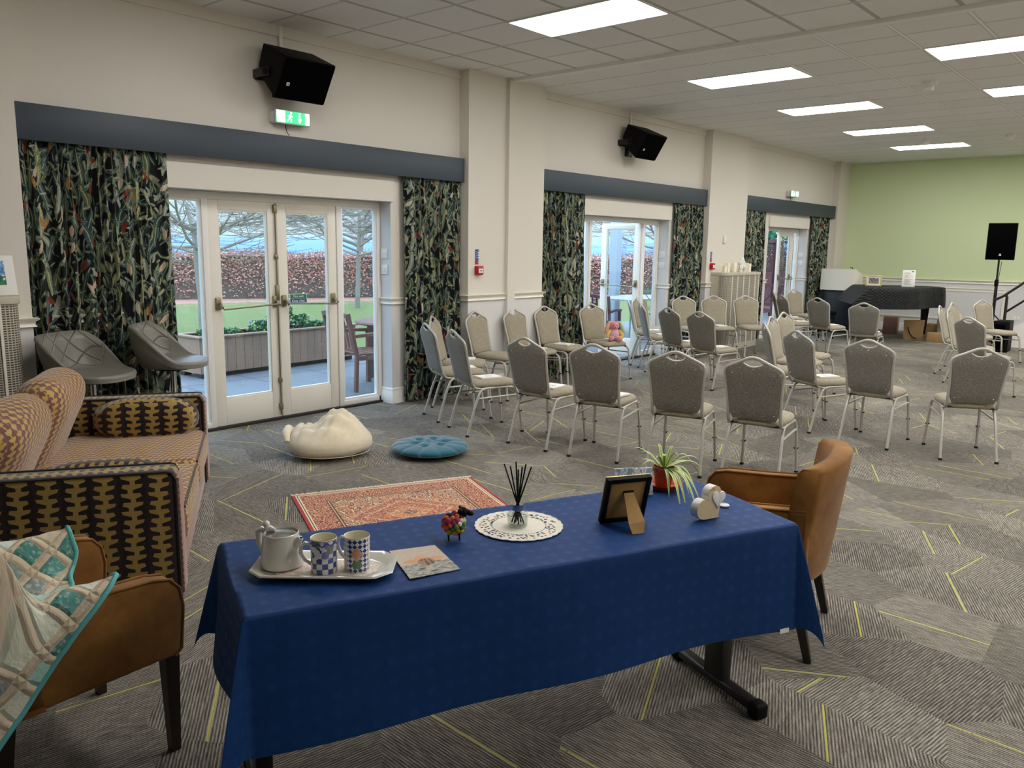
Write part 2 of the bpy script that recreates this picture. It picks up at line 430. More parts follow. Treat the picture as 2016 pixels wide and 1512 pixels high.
def m_rug():
    t = NT('red persian rug'); uv = t.uv(); u, v, _ = t.sep(uv)
    W, H = 1.26, 1.2
    du = t.math('MINIMUM', u, t.math('SUBTRACT', W, u)); dv = t.math('MINIMUM', v, t.math('SUBTRACT', H, v))
    d = t.math('MINIMUM', du, dv)
    nv = t.n('TexNoise', {'Vector': uv, 'Scale': 14.0, 'Detail': 2.0}).outputs['Color']
    w = t.n('VectorMath', {0: uv, 1: t.vmul(t.vadd(nv, (-.5, -.5, -.5)), (.09, .09, 0))}, operation='ADD').outputs[0]
    vo = t.voro(t.vmul(w, (20, 24, 1)), 1, .9)
    k = t.math('ADD', t.math('MULTIPLY', vo.outputs['Distance'], .9), t.math('MULTIPLY', t.sep(vo.outputs['Color'])[0], .35))
    scroll = t.ramp(k, [(0, lin('1f1a20')), (.16, lin('e6d3ae')), (.28, lin('97281f')), (.40, lin('cf8a5c')), (.50, lin('2c2a38')), (.58, lin('e0caa2')), (.72, lin('8a241e')), (.84, lin('54607a')), (.93, lin('dcc090'))], True)
    redscroll = t.mix(t.math('GREATER_THAN', t.math('SINE', t.math('MULTIPLY', k, 20)), .3), lin('8c2620'), lin('d2b088'))
    cx = t.math('ABSOLUTE', t.math('SUBTRACT', u, W/2)); cy = t.math('ABSOLUTE', t.math('SUBTRACT', v, H/2))
    dia = t.math('ADD', t.math('DIVIDE', cx, .42), t.math('DIVIDE', cy, .36))
    dia = t.math('ADD', dia, t.math('MULTIPLY', t.noise(uv, 30, 2), .12))
    ring = t.ramp(dia, [(0, lin('5a2632')), (.2, lin('d9955f')), (.45, lin('b0352a')), (.7, lin('e2b98a')), (.76, lin('a43328')), (.95, lin('dcae84')), (1.0, lin('dcae84'))], True)
    field = t.mix(t.math('LESS_THAN', dia, 1.02), scroll, t.mix(.6, ring, scroll))
    c = field
    def band(c, lo, hi, col): 
        m = t.math('MULTIPLY', t.math('GREATER_THAN', d, lo), t.math('LESS_THAN', d, hi)); return t.mix(m, c, col)
    c = band(c, .045, .2, redscroll)
    for lo, hi, col in ((-1, .022, 'a02c28'), (.022, .03, 'e6d8b8'), (.03, .036, '3a2020'), (.036, .045, 'e6d8b8'), (.19, .197, '2b2024'), (.197, .206, 'c9a67c'), (.206, .214, '2b2024')):
        c = band(c, lo, hi, lin(col))
    t.bump(t.noise(uv, 400, 2), .4, .004)
    return t.fin(c, .9, spec=.15, sheen=.2)
MT['rug'] = m_rug()
MT['fringe'] = plain('cream cotton fringe', 'ddd0b6', .85)

def m_quilt():
    t = NT('patchwork quilt'); uv = t.uv()
    s = t.vmul(uv, (11, 11, 1)); x, y, _ = t.sep(s)
    cell = t.comb(t.math('FLOOR', x), t.math('FLOOR', y)); fx = t.math('FRACT', x); fy = t.math('FRACT', y)
    wn = t.n('TexWhiteNoise', {'Vector': cell}, noise_dimensions='2D'); r = wn.outputs['Value']
    ins = t.math('MULTIPLY', t.math('MULTIPLY', t.math('GREATER_THAN', fx, .3), t.math('GREATER_THAN', fy, .3)), t.math('GREATER_THAN', r, .12))
    pc = t.ramp(r, [(0, lin('cfd8cf')), (.25, lin('b9cfc8')), (.4, lin('55918a')), (.5, lin('d9dcc8')), (.64, lin('8d9a97')), (.74, lin('a7d3c5')), (.84, lin('c3d2c2')), (.93, lin('5f9f97'))], True)
    n = t.noise(uv, 70, 4); pc = t.mix(t.math('MULTIPLY', t.math('GREATER_THAN', n, .56), .35), pc, lin('e9e6da'))
    c = t.mix(ins, t.mix(t.noise(uv, 9, 2), lin('ddcdb4'), lin('cdbda2')), pc)
    ed = t.math('MINIMUM', t.math('MINIMUM', t.math('ABSOLUTE', t.math('SUBTRACT', fx, .3)), t.math('ABSOLUTE', t.math('SUBTRACT', fy, .3))), t.math('MINIMUM', fx, fy))
    h = t.math('ADD', t.math('MULTIPLY', t.math('MINIMUM', ed, .12), 9), t.math('MULTIPLY', t.noise(uv, 30, 3), 1.2))
    t.bump(h, .6, .012)
    return t.fin(c, .85, spec=.2, sheen=.2)
MT['quilt'] = m_quilt(); MT['teal'] = plain('turquoise binding', '5fb2b4', .7)
def m_velvet(name, a, b):
    t = NT(name); n = t.noise(t.coord(), 30, 4); t.bump(n, .25, .005)
    return t.fin(t.mix(n, lin(a), lin(b)), .75, spec=.15, sheen=.6)
MT['tealvelvet'] = m_velvet('teal velvet', '064a5e', '0d667c')
MT['canvas'] = m_velvet('cream canvas', 'd5c7aa', 'e6dbc2')
def m_leather():
    t = NT('grey leather'); uv = t.uv(); u, v, _ = t.sep(uv)
    a = t.math('ABSOLUTE', t.math('SUBTRACT', t.math('FRACT', t.math('ADD', u, v)), .5))
    b = t.math('ABSOLUTE', t.math('SUBTRACT', t.math('FRACT', t.math('SUBTRACT', u, v)), .5))
    m = t.math('MINIMUM', a, b)
    on = t.math('GREATER_THAN', v, 0.0)
    m2 = t.math('ADD', t.math('MULTIPLY', t.math('MINIMUM', m, .07), on), t.math('MULTIPLY', t.math('SUBTRACT', 1.0, on), .07))
    ln = t.math('LESS_THAN', m2, .022)
    c = t.mix(t.math('MULTIPLY', ln, .55), t.mix(t.noise(t.coord(), 20, 3), lin('76736a'), lin('827f76')), lin('34322e'))
    t.bump(t.math('ADD', t.math('MULTIPLY', m2, 12), t.math('MULTIPLY', t.noise(t.coord(), 250, 2), .1)), .6, .012)
    return t.fin(c, .36, spec=.5)
MT['leather'] = m_leather()
def m_quiltblack():
    t = NT('quilted black cover'); uv = t.uv(); u, v, _ = t.sep(uv)
    a = t.math('ABSOLUTE', t.math('SUBTRACT', t.math('FRACT', t.math('MULTIPLY', t.math('ADD', u, t.math('MULTIPLY', v, 1.4)), 13)), .5))
    b = t.math('ABSOLUTE', t.math('SUBTRACT', t.math('FRACT', t.math('MULTIPLY', t.math('SUBTRACT', u, t.math('MULTIPLY', v, 1.4)), 13)), .5))
    m = t.math('MINIMUM', t.math('MINIMUM', a, b), .2)
    t.bump(m, 1.0, .05)
    return t.fin(t.mix(t.math('LESS_THAN', m, .05), lin('15161b'), lin('08080a')), .55, spec=.4)
MT['pianocover'] = m_quiltblack()
def m_mesh_metal():
    t = NT('perforated beige metal'); uv = t.uv(); u, v, _ = t.sep(uv)
    a = t.math('FRACT', t.math('MULTIPLY', u, 38)); b = t.math('FRACT', t.math('MULTIPLY', v, 62))
    hole = t.math('MULTIPLY', t.math('GREATER_THAN', a, .25), t.math('GREATER_THAN', b, .45))
    c = t.mix(hole, lin('bdb5a4'), lin('45413b')); t.bump(t.math('SUBTRACT', 1.0, hole), .5, .004)
    return t.fin(c, .5, spec=.3)
MT['perf'] = m_mesh_metal()
MT['beigemetal'] = plain('beige painted metal', 'c2baa8', .45, var=.02)
def m_glass(name, tint, refl=.07):
    t = NT(name)
    tr = t.n('BsdfTransparent', {'Color': tint}); gl = t.n('BsdfGlossy', {'Roughness': .02, 'Color': (1, 1, 1, 1)})
    fc = t.n('LayerWeight', {'Blend': .5}).outputs['Facing']; fr = t.math('ADD', .04, t.math('MULTIPLY', t.math('POWER', fc, 5.0), .9))
    mx = t.n('MixShader', {0: t.math('MULTIPLY', fr, 1.0), 1: tr.outputs[0], 2: gl.outputs[0]})
    t.t.links.new(mx.outputs[0], t.out.inputs[0]); return t.m
MT['glass'] = m_glass('clear window glass', (.93, .96, .97, 1))
MT['vaseglass'] = m_glass('clear thick glass', (.86, .88, .86, 1))
def m_lace():
    t = NT('white paper lace'); P = t.coord(); x, y, z = t.sep(P)
    r = t.math('POWER', t.math('ADD', t.math('MULTIPLY', x, x), t.math('MULTIPLY', y, y)), .5)
    th = t.math('ARCTAN2', y, x)
    v = t.voro(t.vmul(P, (85, 85, 1)), 1, .9)
    band = t.math('MULTIPLY', t.math('GREATER_THAN', r, .088), t.math('LESS_THAN', r, .13))
    hole = t.math('MULTIPLY', band, t.math('MULTIPLY', t.math('LESS_THAN', v.outputs['Distance'], .36), t.math('GREATER_THAN', t.sep(v.outputs['Color'])[0], .4)))
    dash = t.math('MULTIPLY', t.math('LESS_THAN', t.math('ABSOLUTE', t.math('SUBTRACT', r, .09)), .0022), t.math('GREATER_THAN', t.math('SINE', t.math('MULTIPLY', th, 60)), 0))
    hole = t.math('MAXIMUM', hole, dash)
    t.fin(t.mix(t.noise(P, 60, 2), lin('e6e0cf'), lin('f2ede0')), .8)
    t.put(t.b.inputs['Alpha'], t.math('SUBTRACT', 1.0, hole)); return t.m
MT['lace'] = m_lace()
def m_pattern_mug(kind):
    t = NT('blue check mug glaze' if kind else 'floral tile mug glaze'); uv = t.uv(); u, v, _ = t.sep(uv)
    uu = t.math('MULTIPLY', u, 14 if kind else 16); vv = t.math('MULTIPLY', v, 62 if kind else 72)
    if not kind:
        uu, vv = t.math('ADD', uu, vv), t.math('SUBTRACT', uu, vv)
    chk = t.math('MODULO', t.math('ADD', t.math('FLOOR', uu), t.math('FLOOR', vv)), 2.0)
    chk = t.math('ABSOLUTE', chk)
    c = t.mix(chk, lin('ebe8e2'), lin('37539f' if kind else '27418f'))
    if kind:
        n = t.n('TexVoronoi', {'Vector': t.vmul(uv, (10, 40, 1)), 'Scale': 1.2})
        fl = t.ramp(t.sep(n.outputs['Color'])[0], [(0, lin('8d84b5')), (.35, lin('b7b4cf')), (.6, lin('e7e5e0')), (.8, lin('7a8f7a'))], True)
        c = t.mix(t.math('MULTIPLY', t.math('GREATER_THAN', v, .045), t.math('LESS_THAN', n.outputs['Distance'], .55)), c, fl)
        zig = t.math('LESS_THAN', t.math('ABSOLUTE', t.math('SUBTRACT', t.math('SUBTRACT', v, .082), t.math('MULTIPLY', t.math('ABSOLUTE', t.math('SUBTRACT', t.math('FRACT', t.math('MULTIPLY', u, 9)), .5)), .02))), .0025)
        c = t.mix(zig, c, lin('4b58a4'))
    else:
        fx = t.math('SUBTRACT', t.math('FRACT', t.math('MULTIPLY', u, 3)), .5)
        tul = t.math('LESS_THAN', t.math('ADD', t.math('MULTIPLY', t.math('ABSOLUTE', fx), .09), t.math('ABSOLUTE', t.math('SUBTRACT', v, .055))), .022)
        lf = t.math('LESS_THAN', t.math('ADD', t.math('ABSOLUTE', t.math('SUBTRACT', t.math('MULTIPLY', t.math('ABSOLUTE', fx), .12), .008)), t.math('ABSOLUTE', t.math('SUBTRACT', v, .024))), .017)
        c = t.mix(lf, c, lin('5a7a5c')); c = t.mix(tul, c, lin('dba389'))
        strip = t.math('LESS_THAN', t.math('ABSOLUTE', t.math('SUBTRACT', t.math('FRACT', t.math('MULTIPLY', u, 3)), .06)), .05)
        c = t.mix(strip, c, lin('ebe8e2'))
    return t.fin(c, .15, coat=.4)
MT['mugA'] = m_pattern_mug(1); MT['mugB'] = m_pattern_mug(0)
MT['mugin'] = plain('cream glaze', 'e8e3c8', .15, var=.01, coat=.4)
def m_uvramp(name, stops, scale, rough=.6, const=True, det=2):
    t = NT(name); n = t.noise(t.vmul(t.uv(), scale), 1.0, det); return t.fin(t.ramp(n, stops, const), rough)
MT['trayprint'] = m_uvramp('pastel floral tray print', [(0, lin('e8e4d8')), (.45, lin('d9a9a0')), (.52, lin('e4e2d2')), (.6, lin('b9c7a4')), (.66, lin('e8e4d8')), (.72, lin('a9b4c8'))], (60, 60, 1))
def m_painting():
    t = NT('watercolour of cupped hands over water'); uv = t.uv(); u, v, _ = t.sep(uv)
    n = t.noise(t.vmul(uv, (3, 6, 1)), 2.0, 4)
    sky = t.mix(n, lin('b9ada0'), lin('d9c6ac'))
    wv = t.noise(t.vmul(uv, (3, 22, 1)), 1.5, 3)
    water = t.ramp(wv, [(.35, lin('3f4647')), (.45, lin('8b9088')), (.55, lin('cfc4b4')), (.62, lin('596063'))], False)
    c = t.mix(t.math('LESS_THAN', v, .42), sky, water)
    def ell(cx, cy, rx, ry):
        a = t.math('DIVIDE', t.math('SUBTRACT', u, cx), rx); b = t.math('DIVIDE', t.math('SUBTRACT', v, cy), ry)
        return t.math('LESS_THAN', t.math('ADD', t.math('MULTIPLY', a, a), t.math('MULTIPLY', b, b)), 1.0)
    hands = t.math('MAXIMUM', t.math('MAXIMUM', ell(.3, .5, .22, .07), ell(.74, .5, .2, .06)), ell(.5, .55, .16, .1))
    c = t.mix(hands, c, t.mix(n, lin('c98a62'), lin('e0ae86')))
    c = t.mix(ell(.52, .42, .17, .12), c, t.mix(t.math('GREATER_THAN', t.noise(t.vmul(uv, (30, 4, 1)), 1.0, 1), .5), lin('5b4236'), lin('a07a5e')))
    c = t.mix(t.math('MULTIPLY', ell(.5, .6, .15, .06), 1.0), c, lin('dba27c'))
    return t.fin(c, .6)
MT['painting'] = m_painting()
def m_pine():
    t = NT('pale pine wood'); P = t.coord()
    w = t.noise(t.vmul(P, (3, 40, 40)), 2.0, 3); return t.fin(t.mix(w, lin('c9b183'), lin('ddc9a2')), .6)
MT['pine'] = m_pine()
def m_wood(name, a, b, sc=(4, 4, 40), plank=0, axis=0, rough=.7):
    t = NT(name); P = t.coord(); w = t.noise(t.vmul(P, sc), 1.5, 4); c = t.mix(w, lin(a), lin(b))
    if plank:
        f = t.math('FRACT', t.math('MULTIPLY', t.sep(P)[axis], 1/plank)); c = t.mix(t.math('LESS_THAN', f, .04), c, lin('2a2422'))
        rn = t.n('TexWhiteNoise', {'W': t.math('FLOOR', t.math('MULTIPLY', t.sep(P)[axis], 1/plank))}, noise_dimensions='1D').outputs[0]
        c = t.mix(t.math('MULTIPLY', rn, .25), c, lin('6b625a'))
    return t.fin(c, rough)
MT['planter'] = m_wood('weathered planter boards', '8a6f5c', 'a58871', (30, 30, 3), .125, 1)
MT['teak'] = m_wood('aged reddish teak', '5e3f36', '7d594b', (8, 8, 30))
MT['redteak'] = m_wood('dark red brown wood', '451f22', '5e2d2f', (8, 8, 30))
MT['glassgreen'] = m_wood('wood in green glass reflection', '54795a', '67896a', (8, 8, 30))  # green stands for the glass tint and lawn reflection over the wood
MT['greywood'] = m_wood('silvery grey garden wood', '8d8f90', 'a7a9a8', (30, 3, 8))
def m_patio():
    t = NT('grey patio slabs'); P = t.n('NewGeometry').outputs['Position']; x, y, z = t.sep(P)
    fx = t.math('FRACT', t.math('DIVIDE', x, .9)); fy = t.math('FRACT', t.math('DIVIDE', y, .9))
    j = t.math('MAXIMUM', t.math('LESS_THAN', fx, .02), t.math('LESS_THAN', fy, .02))
    n = t.noise(P, 3, 4); c = t.mix(n, lin('4b5157'), lin('666c71')); f = t.noise(P, 60, 3)
    c = t.mix(t.math('MULTIPLY', f, .3), c, lin('969ca0')); c = t.mix(j, c, lin('33373a'))
    return t.fin(c, .6)
MT['patio'] = m_patio()
def m_lawn():
    t = NT('lawn with fallen beech leaves'); P = t.n('NewGeometry').outputs['Position']; x, y, z = t.sep(P)
    n = t.noise(t.vmul(P, (6, 1.2, 1)), 2.0, 4); f = t.noise(P, 40, 3)
    g = t.mix(n, lin('56652b'), lin('7f8045')); g = t.mix(t.math('MULTIPLY', f, .3), g, lin('3e6b28'))
    # distance to the hedge line, along which the leaves have fallen
    d = t.math('ADD', t.math('ADD', x, 24.6), t.math('MULTIPLY', y, -.31))
    d = t.math('SUBTRACT', t.math('ADD', x, 28.2), t.math('MULTIPLY', y, .44))
    d = t.math('SUBTRACT', d, t.math('MULTIPLY', t.noise(P, .8, 3), 1.5))
    lf = t.mix(t.noise(P, 18, 3), lin('8d5b48'), lin('c79a86'))
    k = t.math('LESS_THAN', d, .9); k2 = t.math('MULTIPLY', t.math('LESS_THAN', d, 2.0), t.math('GREATER_THAN', t.noise(P, 14, 3), .58))
    return t.fin(t.mix(t.math('MAXIMUM', k, k2), g, lf), .9)
MT['lawn'] = m_lawn()
def m_leafcol(name, cols, rough=.7):
    t = NT(name)
    r = t.n('NewGeometry').outputs['Random Per Island']
    st = [(i/len(cols), lin(c)) for i, c in enumerate(cols)]
    return t.fin(t.ramp(r, st, True), rough)
MT['beech'] = m_leafcol('copper beech leaves', ['c9867a', 'a3695e', 'dba08f', 'b87868', '7f7d66', 'e2b0a0', '8a6a5c', 'b07868', 'cf9484'])
MT['hedgecore'] = plain('dark hedge twigs', '5a544c', .9, var=.4, scale=12, bump=.6)
MT['evergreen'] = m_leafcol('evergreen leaves', ['1f5a3a', '2f7a4c', '174a30', '3c8a5e', '26684a'])
MT['plants'] = m_leafcol('winter bedding leaves', ['2f5a3a', '4b7a48', '7fa05a', '3c6648', '27503c', '5c8a5e'])
MT['bark'] = plain('grey beech bark', '8f8880', .85, var=.2, scale=6)
MT['hill'] = plain('hazy blue hills', '6685ae', .95, var=.08, scale=.02)  # aerial haze put into the blue base colour
MT['hillfar'] = plain('paler blue haze on hills', '7d9cc4', .95, var=.05, scale=.01)  # thicker distance haze painted as a lighter blue
MT['pansy'] = plain('violet petals', '4a4fb0', .6)
def m_spider():
    t = NT('striped spider plant leaf'); u, v, _ = t.sep(t.uv())
    e = t.math('GREATER_THAN', t.math('ABSOLUTE', t.math('SUBTRACT', u, .5)), .27)
    return t.fin(t.mix(e, lin('8fae4a'), lin('d6dda2')), .5)
MT['spider'] = m_spider()
def m_print(name, seedcols, sc):
    return m_uvramp(name, [(i/len(seedcols)*.6+.2, lin(c)) for i, c in enumerate(seedcols)], sc, .5)

# ------------------------------------------------------------------ camera
yaw, pit, rol = R(-40.857), R(-9.698), R(.848)
f = Vector((math.sin(yaw)*math.cos(pit), math.cos(yaw)*math.cos(pit), math.sin(pit)))
r0 = Vector((math.cos(yaw), -math.sin(yaw), 0)); u0 = r0.cross(f)
r_ = r0*math.cos(rol)+u0*math.sin(rol); u_ = r_.cross(f)
cam = bpy.data.cameras.new('camera'); co = bpy.data.objects.new('camera', cam); COL.objects.link(co)
cam.sensor_width = 36; cam.sensor_fit = 'HORIZONTAL'; cam.lens = 36*1592.0/2016; cam.clip_end = 5000; cam.clip_start = .05
co.matrix_world = Matrix(((r_.x, u_.x, -f.x, 0), (r_.y, u_.y, -f.y, 0), (r_.z, u_.z, -f.z, 1.65), (0, 0, 0, 1)))
SC.camera = co
SC.view_settings.view_transform = 'Standard'; SC.view_settings.look = 'None'
SC.view_settings.gamma = 1; SC.view_settings.use_curve_mapping = False
SC.view_settings.exposure = 1.0
try:
    SC.cycles.max_bounces = 8; SC.cycles.transparent_max_bounces = 16; SC.cycles.sample_clamp_indirect = 8
    SC.cycles.caustics_reflective = False; SC.cycles.caustics_refractive = False; SC.cycles.use_denoising = True
except Exception: pass

# ------------------------------------------------------------------ world: overcast winter sky
w = bpy.data.worlds.new('overcast sky'); SC.world = w; w.use_nodes = True
nt = w.node_tree; bg = nt.nodes['Background']
tc = nt.nodes.new('ShaderNodeTexCoord'); sp = nt.nodes.new('ShaderNodeSeparateXYZ'); cr = nt.nodes.new('ShaderNodeValToRGB')
nt.links.new(tc.outputs['Generated'], sp.inputs[0]); nt.links.new(sp.outputs[2], cr.inputs[0])
cr.color_ramp.elements[0].position = 0.0; cr.color_ramp.elements[0].color = (.36, .50, .58, 1)
cr.color_ramp.elements[1].position = .5; cr.color_ramp.elements[1].color = (1.5, 2.0, 2.75, 1)
e = cr.color_ramp.elements.new(.13); e.color = (.42, .56, .62, 1)
e = cr.color_ramp.elements.new(.24); e.color = (1.0, 1.35, 1.75, 1)
cr.color_ramp.elements[-1].position = .7
nt.links.new(cr.outputs[0], bg.inputs[0]); bg.inputs[1].default_value = 1.0

# ------------------------------------------------------------------ room shell
X0, X1, Y0, Y1, HC = -6.40, 4.6, -3.0, 18.3, 3.49
def struct(o): o['kind'] = 'structure'; return o
struct(B().box(X0-.27, X1+.1, Y0-.1, Y1+.1, -.1, 0).build('floor', MT['carpet'], smooth=0))
struct(B().box(X0-.27, X1+.1, Y0-.1, Y1+.1, HC, HC+.12).build('ceiling', MT['ceiling'], smooth=0))
OPEN = [(3.05, 5.49), (8.77, 10.99), (14.58, 16.44)]; OH = 2.07
PIERS = [(Y0, 2.08), (6.47, 7.08), (7.21, 7.77), (11.97, 13.32), (17.66, Y1)]
b = B(); ys = [Y0]
for a, c in OPEN: ys += [a, c]
ys.append(Y1)
for i in range(0, len(ys), 2): b.box(X0-.26, X0, ys[i], ys[i+1], 0, OH)
b.box(X0-.26, X0, Y0, Y1, OH, HC)
for a, c in PIERS: b.box(X0-.02, -6.26, a, c, 0, HC)
b.box(X0-.02, -6.215, 7.08, 7.21, 0, HC)
for a, c in OPEN: b.box(X0-.01, X0+.03, a-.02, c+.02, OH, OH+.2)
struct(b.build('wall_left', MT['wall'], smooth=0, weld=False))
struct(B().box(X0-.26, X1, Y1, Y1+.1, 0, HC).build('wall_far', MT['green'], smooth=0))
struct(B().box(X1, X1+.1, Y0, Y1, 0, HC).build('wall_right', MT['wall'], smooth=0))
struct(B().box(X0-.26, X1, Y0-.1, Y0, 0, HC).build('wall_back', MT['wall'], smooth=0))

# dado rails and skirting, run along every face of the wall
RAIL = [(0, 1.035), (.022, 1.04), (.012, 1.055), (.014, 1.075), (.034, 1.09), (.038, 1.1), (0, 1.105)]
SKIRT = [(0, .0), (.022, .0), (.022, .12), (.014, .135), (.018, .15), (0, .165)]
def rail_run(b, path, prof):
    """sweep a profile along a floor-plan path; the room lies to the right of the path"""
    k = len(path); rows = []
    for i, p in enumerate(path):
        p = Vector(p); a = (p-Vector(path[i-1])).normalized() if i else None; c = (Vector(path[i+1])-p).normalized() if i < k-1 else None
        na = Vector((a.y, -a.x)) if a else None; nc = Vector((c.y, -c.x)) if c else None
        if na and nc:
            m = (na+nc); m = m/max(.3, m.dot(na)) if m.length > .1 else na
        else: m = na or nc
        rows.append([(p.x+m.x*d, p.y+m.y*d, z) for d, z in prof])
    n = len(prof); vs = [q for r in rows for q in r]
    fs = [(i*n+j, i*n+j+1, (i+1)*n+j+1, (i+1)*n+j) for i in range(k-1) for j in range(n-1)]
    fs += [tuple(range(n)), tuple((k-1)*n+j for j in range(n))]
    b.add(vs, fs)
P1 = -6.26
runs = [[(P1, Y0+.02), (P1, 2.08), (X0, 2.08), (X0, 3.05), (X0-.17, 3.05)],
        [(X0-.17, 5.49), (X0, 5.49), (X0, 6.47), (P1, 6.47), (P1, 7.08)],
        [(P1, 7.21), (P1, 7.77), (X0, 7.77), (X0, 8.77), (X0-.17, 8.77)],
        [(X0-.17, 10.99), (X0, 10.99), (X0, 11.97), (P1, 11.97), (P1, 13.32), (X0, 13.32), (X0, 14.58), (X0-.17, 14.58)],
        [(X0-.17, 16.44), (X0, 16.44), (X0, 17.66), (P1, 17.66), (P1, Y1)]]
br, bs = B(), B()
for rn in runs: rail_run(br, rn, RAIL); rail_run(bs, rn, SKIRT)
struct(br.build('trim_1', MT['cream'], smooth=50)); struct(bs.build('baseboard_left', MT['white'], smooth=50))
b = B(); rail_run(b, [(P1+.02, Y1), (X1, Y1)], RAIL); b.M = Matrix.Translation((0, 0, -.16)); rail_run(b, [(-5.6, Y1), (-3.12, Y1)], [(d*.6, z) for d, z in RAIL])
b.M = Matrix(); b.box(-3.16, -3.12, Y1-.02, Y1, .3, .93)
b.box(-5.62, -3.12, Y1-.018, Y1, .3, .335)
struct(b.build('trim_2', MT['cream'], smooth=50))
b = B(); rail_run(b, [(P1+.02, Y1), (X1, Y1)], SKIRT); struct(b.build('baseboard_far', MT['white'], smooth=50))
struct(B().box(P1+.05, X1, 7.12, 7.2, HC-.035, HC+.01).build('trim_3', MT['white'], smooth=0))   # folding-wall track across the ceiling
b = B()
for a, c in ((Y0, 2.08), (2.08, 6.47), (7.77, 11.97), (13.32, 17.66)):
    xx = P1 if a == Y0 else X0
    b.box(xx, xx+.02, a, c, HC-.09, HC)
struct(b.build('trim_4', MT['wall'], smooth=0))

# ---------------- glazed door sets
def pane(b, y0, y1, z0, z1, x=-6.6, w=.05): pass
XD = -6.60
LEAFS = [(3.60, 4.275, 4.94), (9.22, 9.88, 10.54), (14.84, 15.5, 16.13)]
dn = 0; wn = 0
def leaf(n, hinge_y, free_y, ang, bolts=False):
    """one glazed door leaf, hung at hinge_y; ang swings it outwards"""
    W = abs(free_y-hinge_y); s = 1 if free_y > hinge_y else -1
    root = thing('door_%d' % n, 'x', 'door', (XD, hinge_y, .02)); del root['label']; del root['category']; root['kind'] = 'structure'
    root.rotation_euler = (0, 0, ang*s)
    H = 1.985; d = .024; y = lambda v: v*s
    def bx(b, a, c, z0, z1, dd=d, bev=.004): b.box(-dd, dd, min(y(a), y(c)), max(y(a), y(c)), z0, z1, bev)
    b = B(); bx(b, .004, .10, 0, H); bx(b, W-.095, W-.003, 0, H); bx(b, .10, W-.095, 0, .245); bx(b, .10, W-.095, H-.085, H)
    for (a, c, z0, z1) in ((.10, .112, .245, H-.085), (W-.107, W-.095, .245, H-.085), (.112, W-.107, .245, .257), (.112, W-.107, H-.097, H-.085)): bx(b, a, c, z0, z1, .016, 0)
    b.build('door_frame', MT['cream'], root)
    g = B(); bx(g, .105, W-.1, .25, H-.09, .003, 0); g.build('glass_pane', MT['glass'], root, smooth=0)
    # push bar with its two end brackets
    pb = B(); z = 1.06
    pb.tube([(d+.085, y(.07), z-.012), (d+.085, y(W-.05), z+.012)], .0085, 10)
    bar = pb.build('push_bar', MT['brass'], root)
    for yy in (.06, W-.045):
        q = B(); q.box(d, d+.022, y(yy)-.024, y(yy)+.024, z-.02, z+.085, .005)
        q.tube([(d+.01, y(yy), z+.03), (d+.05, y(yy), z+.035), (d+.088, y(yy), z)], .011, 8)
        q.build('bar_bracket', MT['brass'], bar)
    hb = B()
    for zz in (.18, 1.0, 1.8): hb.tube([(-d, 0, zz-.045), (-d, 0, zz+.045)], .009, 8)
    hb.build('hinges', MT['brass'], root)
    if bolts:
        q = B(); q.tube([(d+.014, y(W-.02), .02), (d+.014, y(W-.02), H-.01)], .0065, 8)
        bo = q.build('bolt_rod', MT['brass'], root)
        for zz, hh in ((1.17, .07), (1.5, .02), (.35, .02), (1.93, .035), (.1, .03)):
            q = B(); q.box(d, d+.026, y(W-.02)-.017, y(W-.02)+.017, zz-hh, zz+hh, .004); q.build('bolt_guide', MT['brass'], bo)
    return root
for k, ((o0, o1), (l0, lm, l1)) in enumerate(zip(OPEN, LEAFS)):
    b = B(); fr = .06
    zt = 2.065
    for ya, yb in ((o0, o0+.045), (l0-.055, l0), (l1, l1+.055), (o1-.045, o1)): b.box(XD-.035, XD+.035, ya, yb, 0.02, zt, .004)
    b.box(XD-.036, XD+.036, o0, o1, 2.005, zt, .004)
    b.box(XD-.035, XD+.035, o0, l0-.05, .02, .07, .004); b.box(XD-.035, XD+.035, l1+.05, o1, .02, .07, .004)
    struct(b.build('trim_%d' % (5+k), MT['white']))
    for ya, yb in ((o0+.045, l0-.055), (l1+.055, o1-.045)):
        wn += 1
        wnd = thing('window_%d' % wn, 'x', 'window', (XD, (ya+yb)/2, .07)); del wnd['label']; del wnd['category']; wnd['kind'] = 'structure'
        h = (yb-ya)/2
        q = B()
        for (a, c, z0, z1) in ((-h, -h+.02, 0, 1.935), (h-.02, h, 0, 1.935), (-h+.02, h-.02, 0, .02), (-h+.02, h-.02, 1.915, 1.935)): q.box(-.02, .02, a, c, z0, z1)
        q.build('window_frame', MT['white'], wnd, smooth=0)
        B().box(-.004, .004, -h+.018, h-.018, .018, 1.917).build('glass_pane', MT['glass'], wnd, smooth=0)
    angs = {0: (0, 0), 1: (R(84), R(83)), 2: (R(78), 0)}[k]
    dn += 1; leaf(dn, l0, lm-.002, angs[0], bolts=(k == 0))
    dn += 1; dl = leaf(dn, l1, lm+.002, angs[1])
    if k == 0: door_right = dl
    struct(B().box(XD-.07, XD+.07, o0+.001, o1-.001, -.02, .022, .004).build('trim_%d' % (8+k), MT['darkfloor']))
    # painted reveals either side of the doors and the sloping head above
    q = B(); q.box(XD-.06, X0+.002, o0-.02, o0, 0.001, OH-.001); q.box(XD-.06, X0+.002, o1, o1+.02, .001, OH-.001)
    q.M = Matrix.Translation((0, -.003, 0)); 
    struct(B().box(XD+.04, X0-.001, o1-.004, o1+.0, .165, 1.035).box(XD+.04, X0-.001, o1-.004, o1, 1.105, OH-.002).build('trim_%d' % (11+k), MT['reveal'], smooth=0))

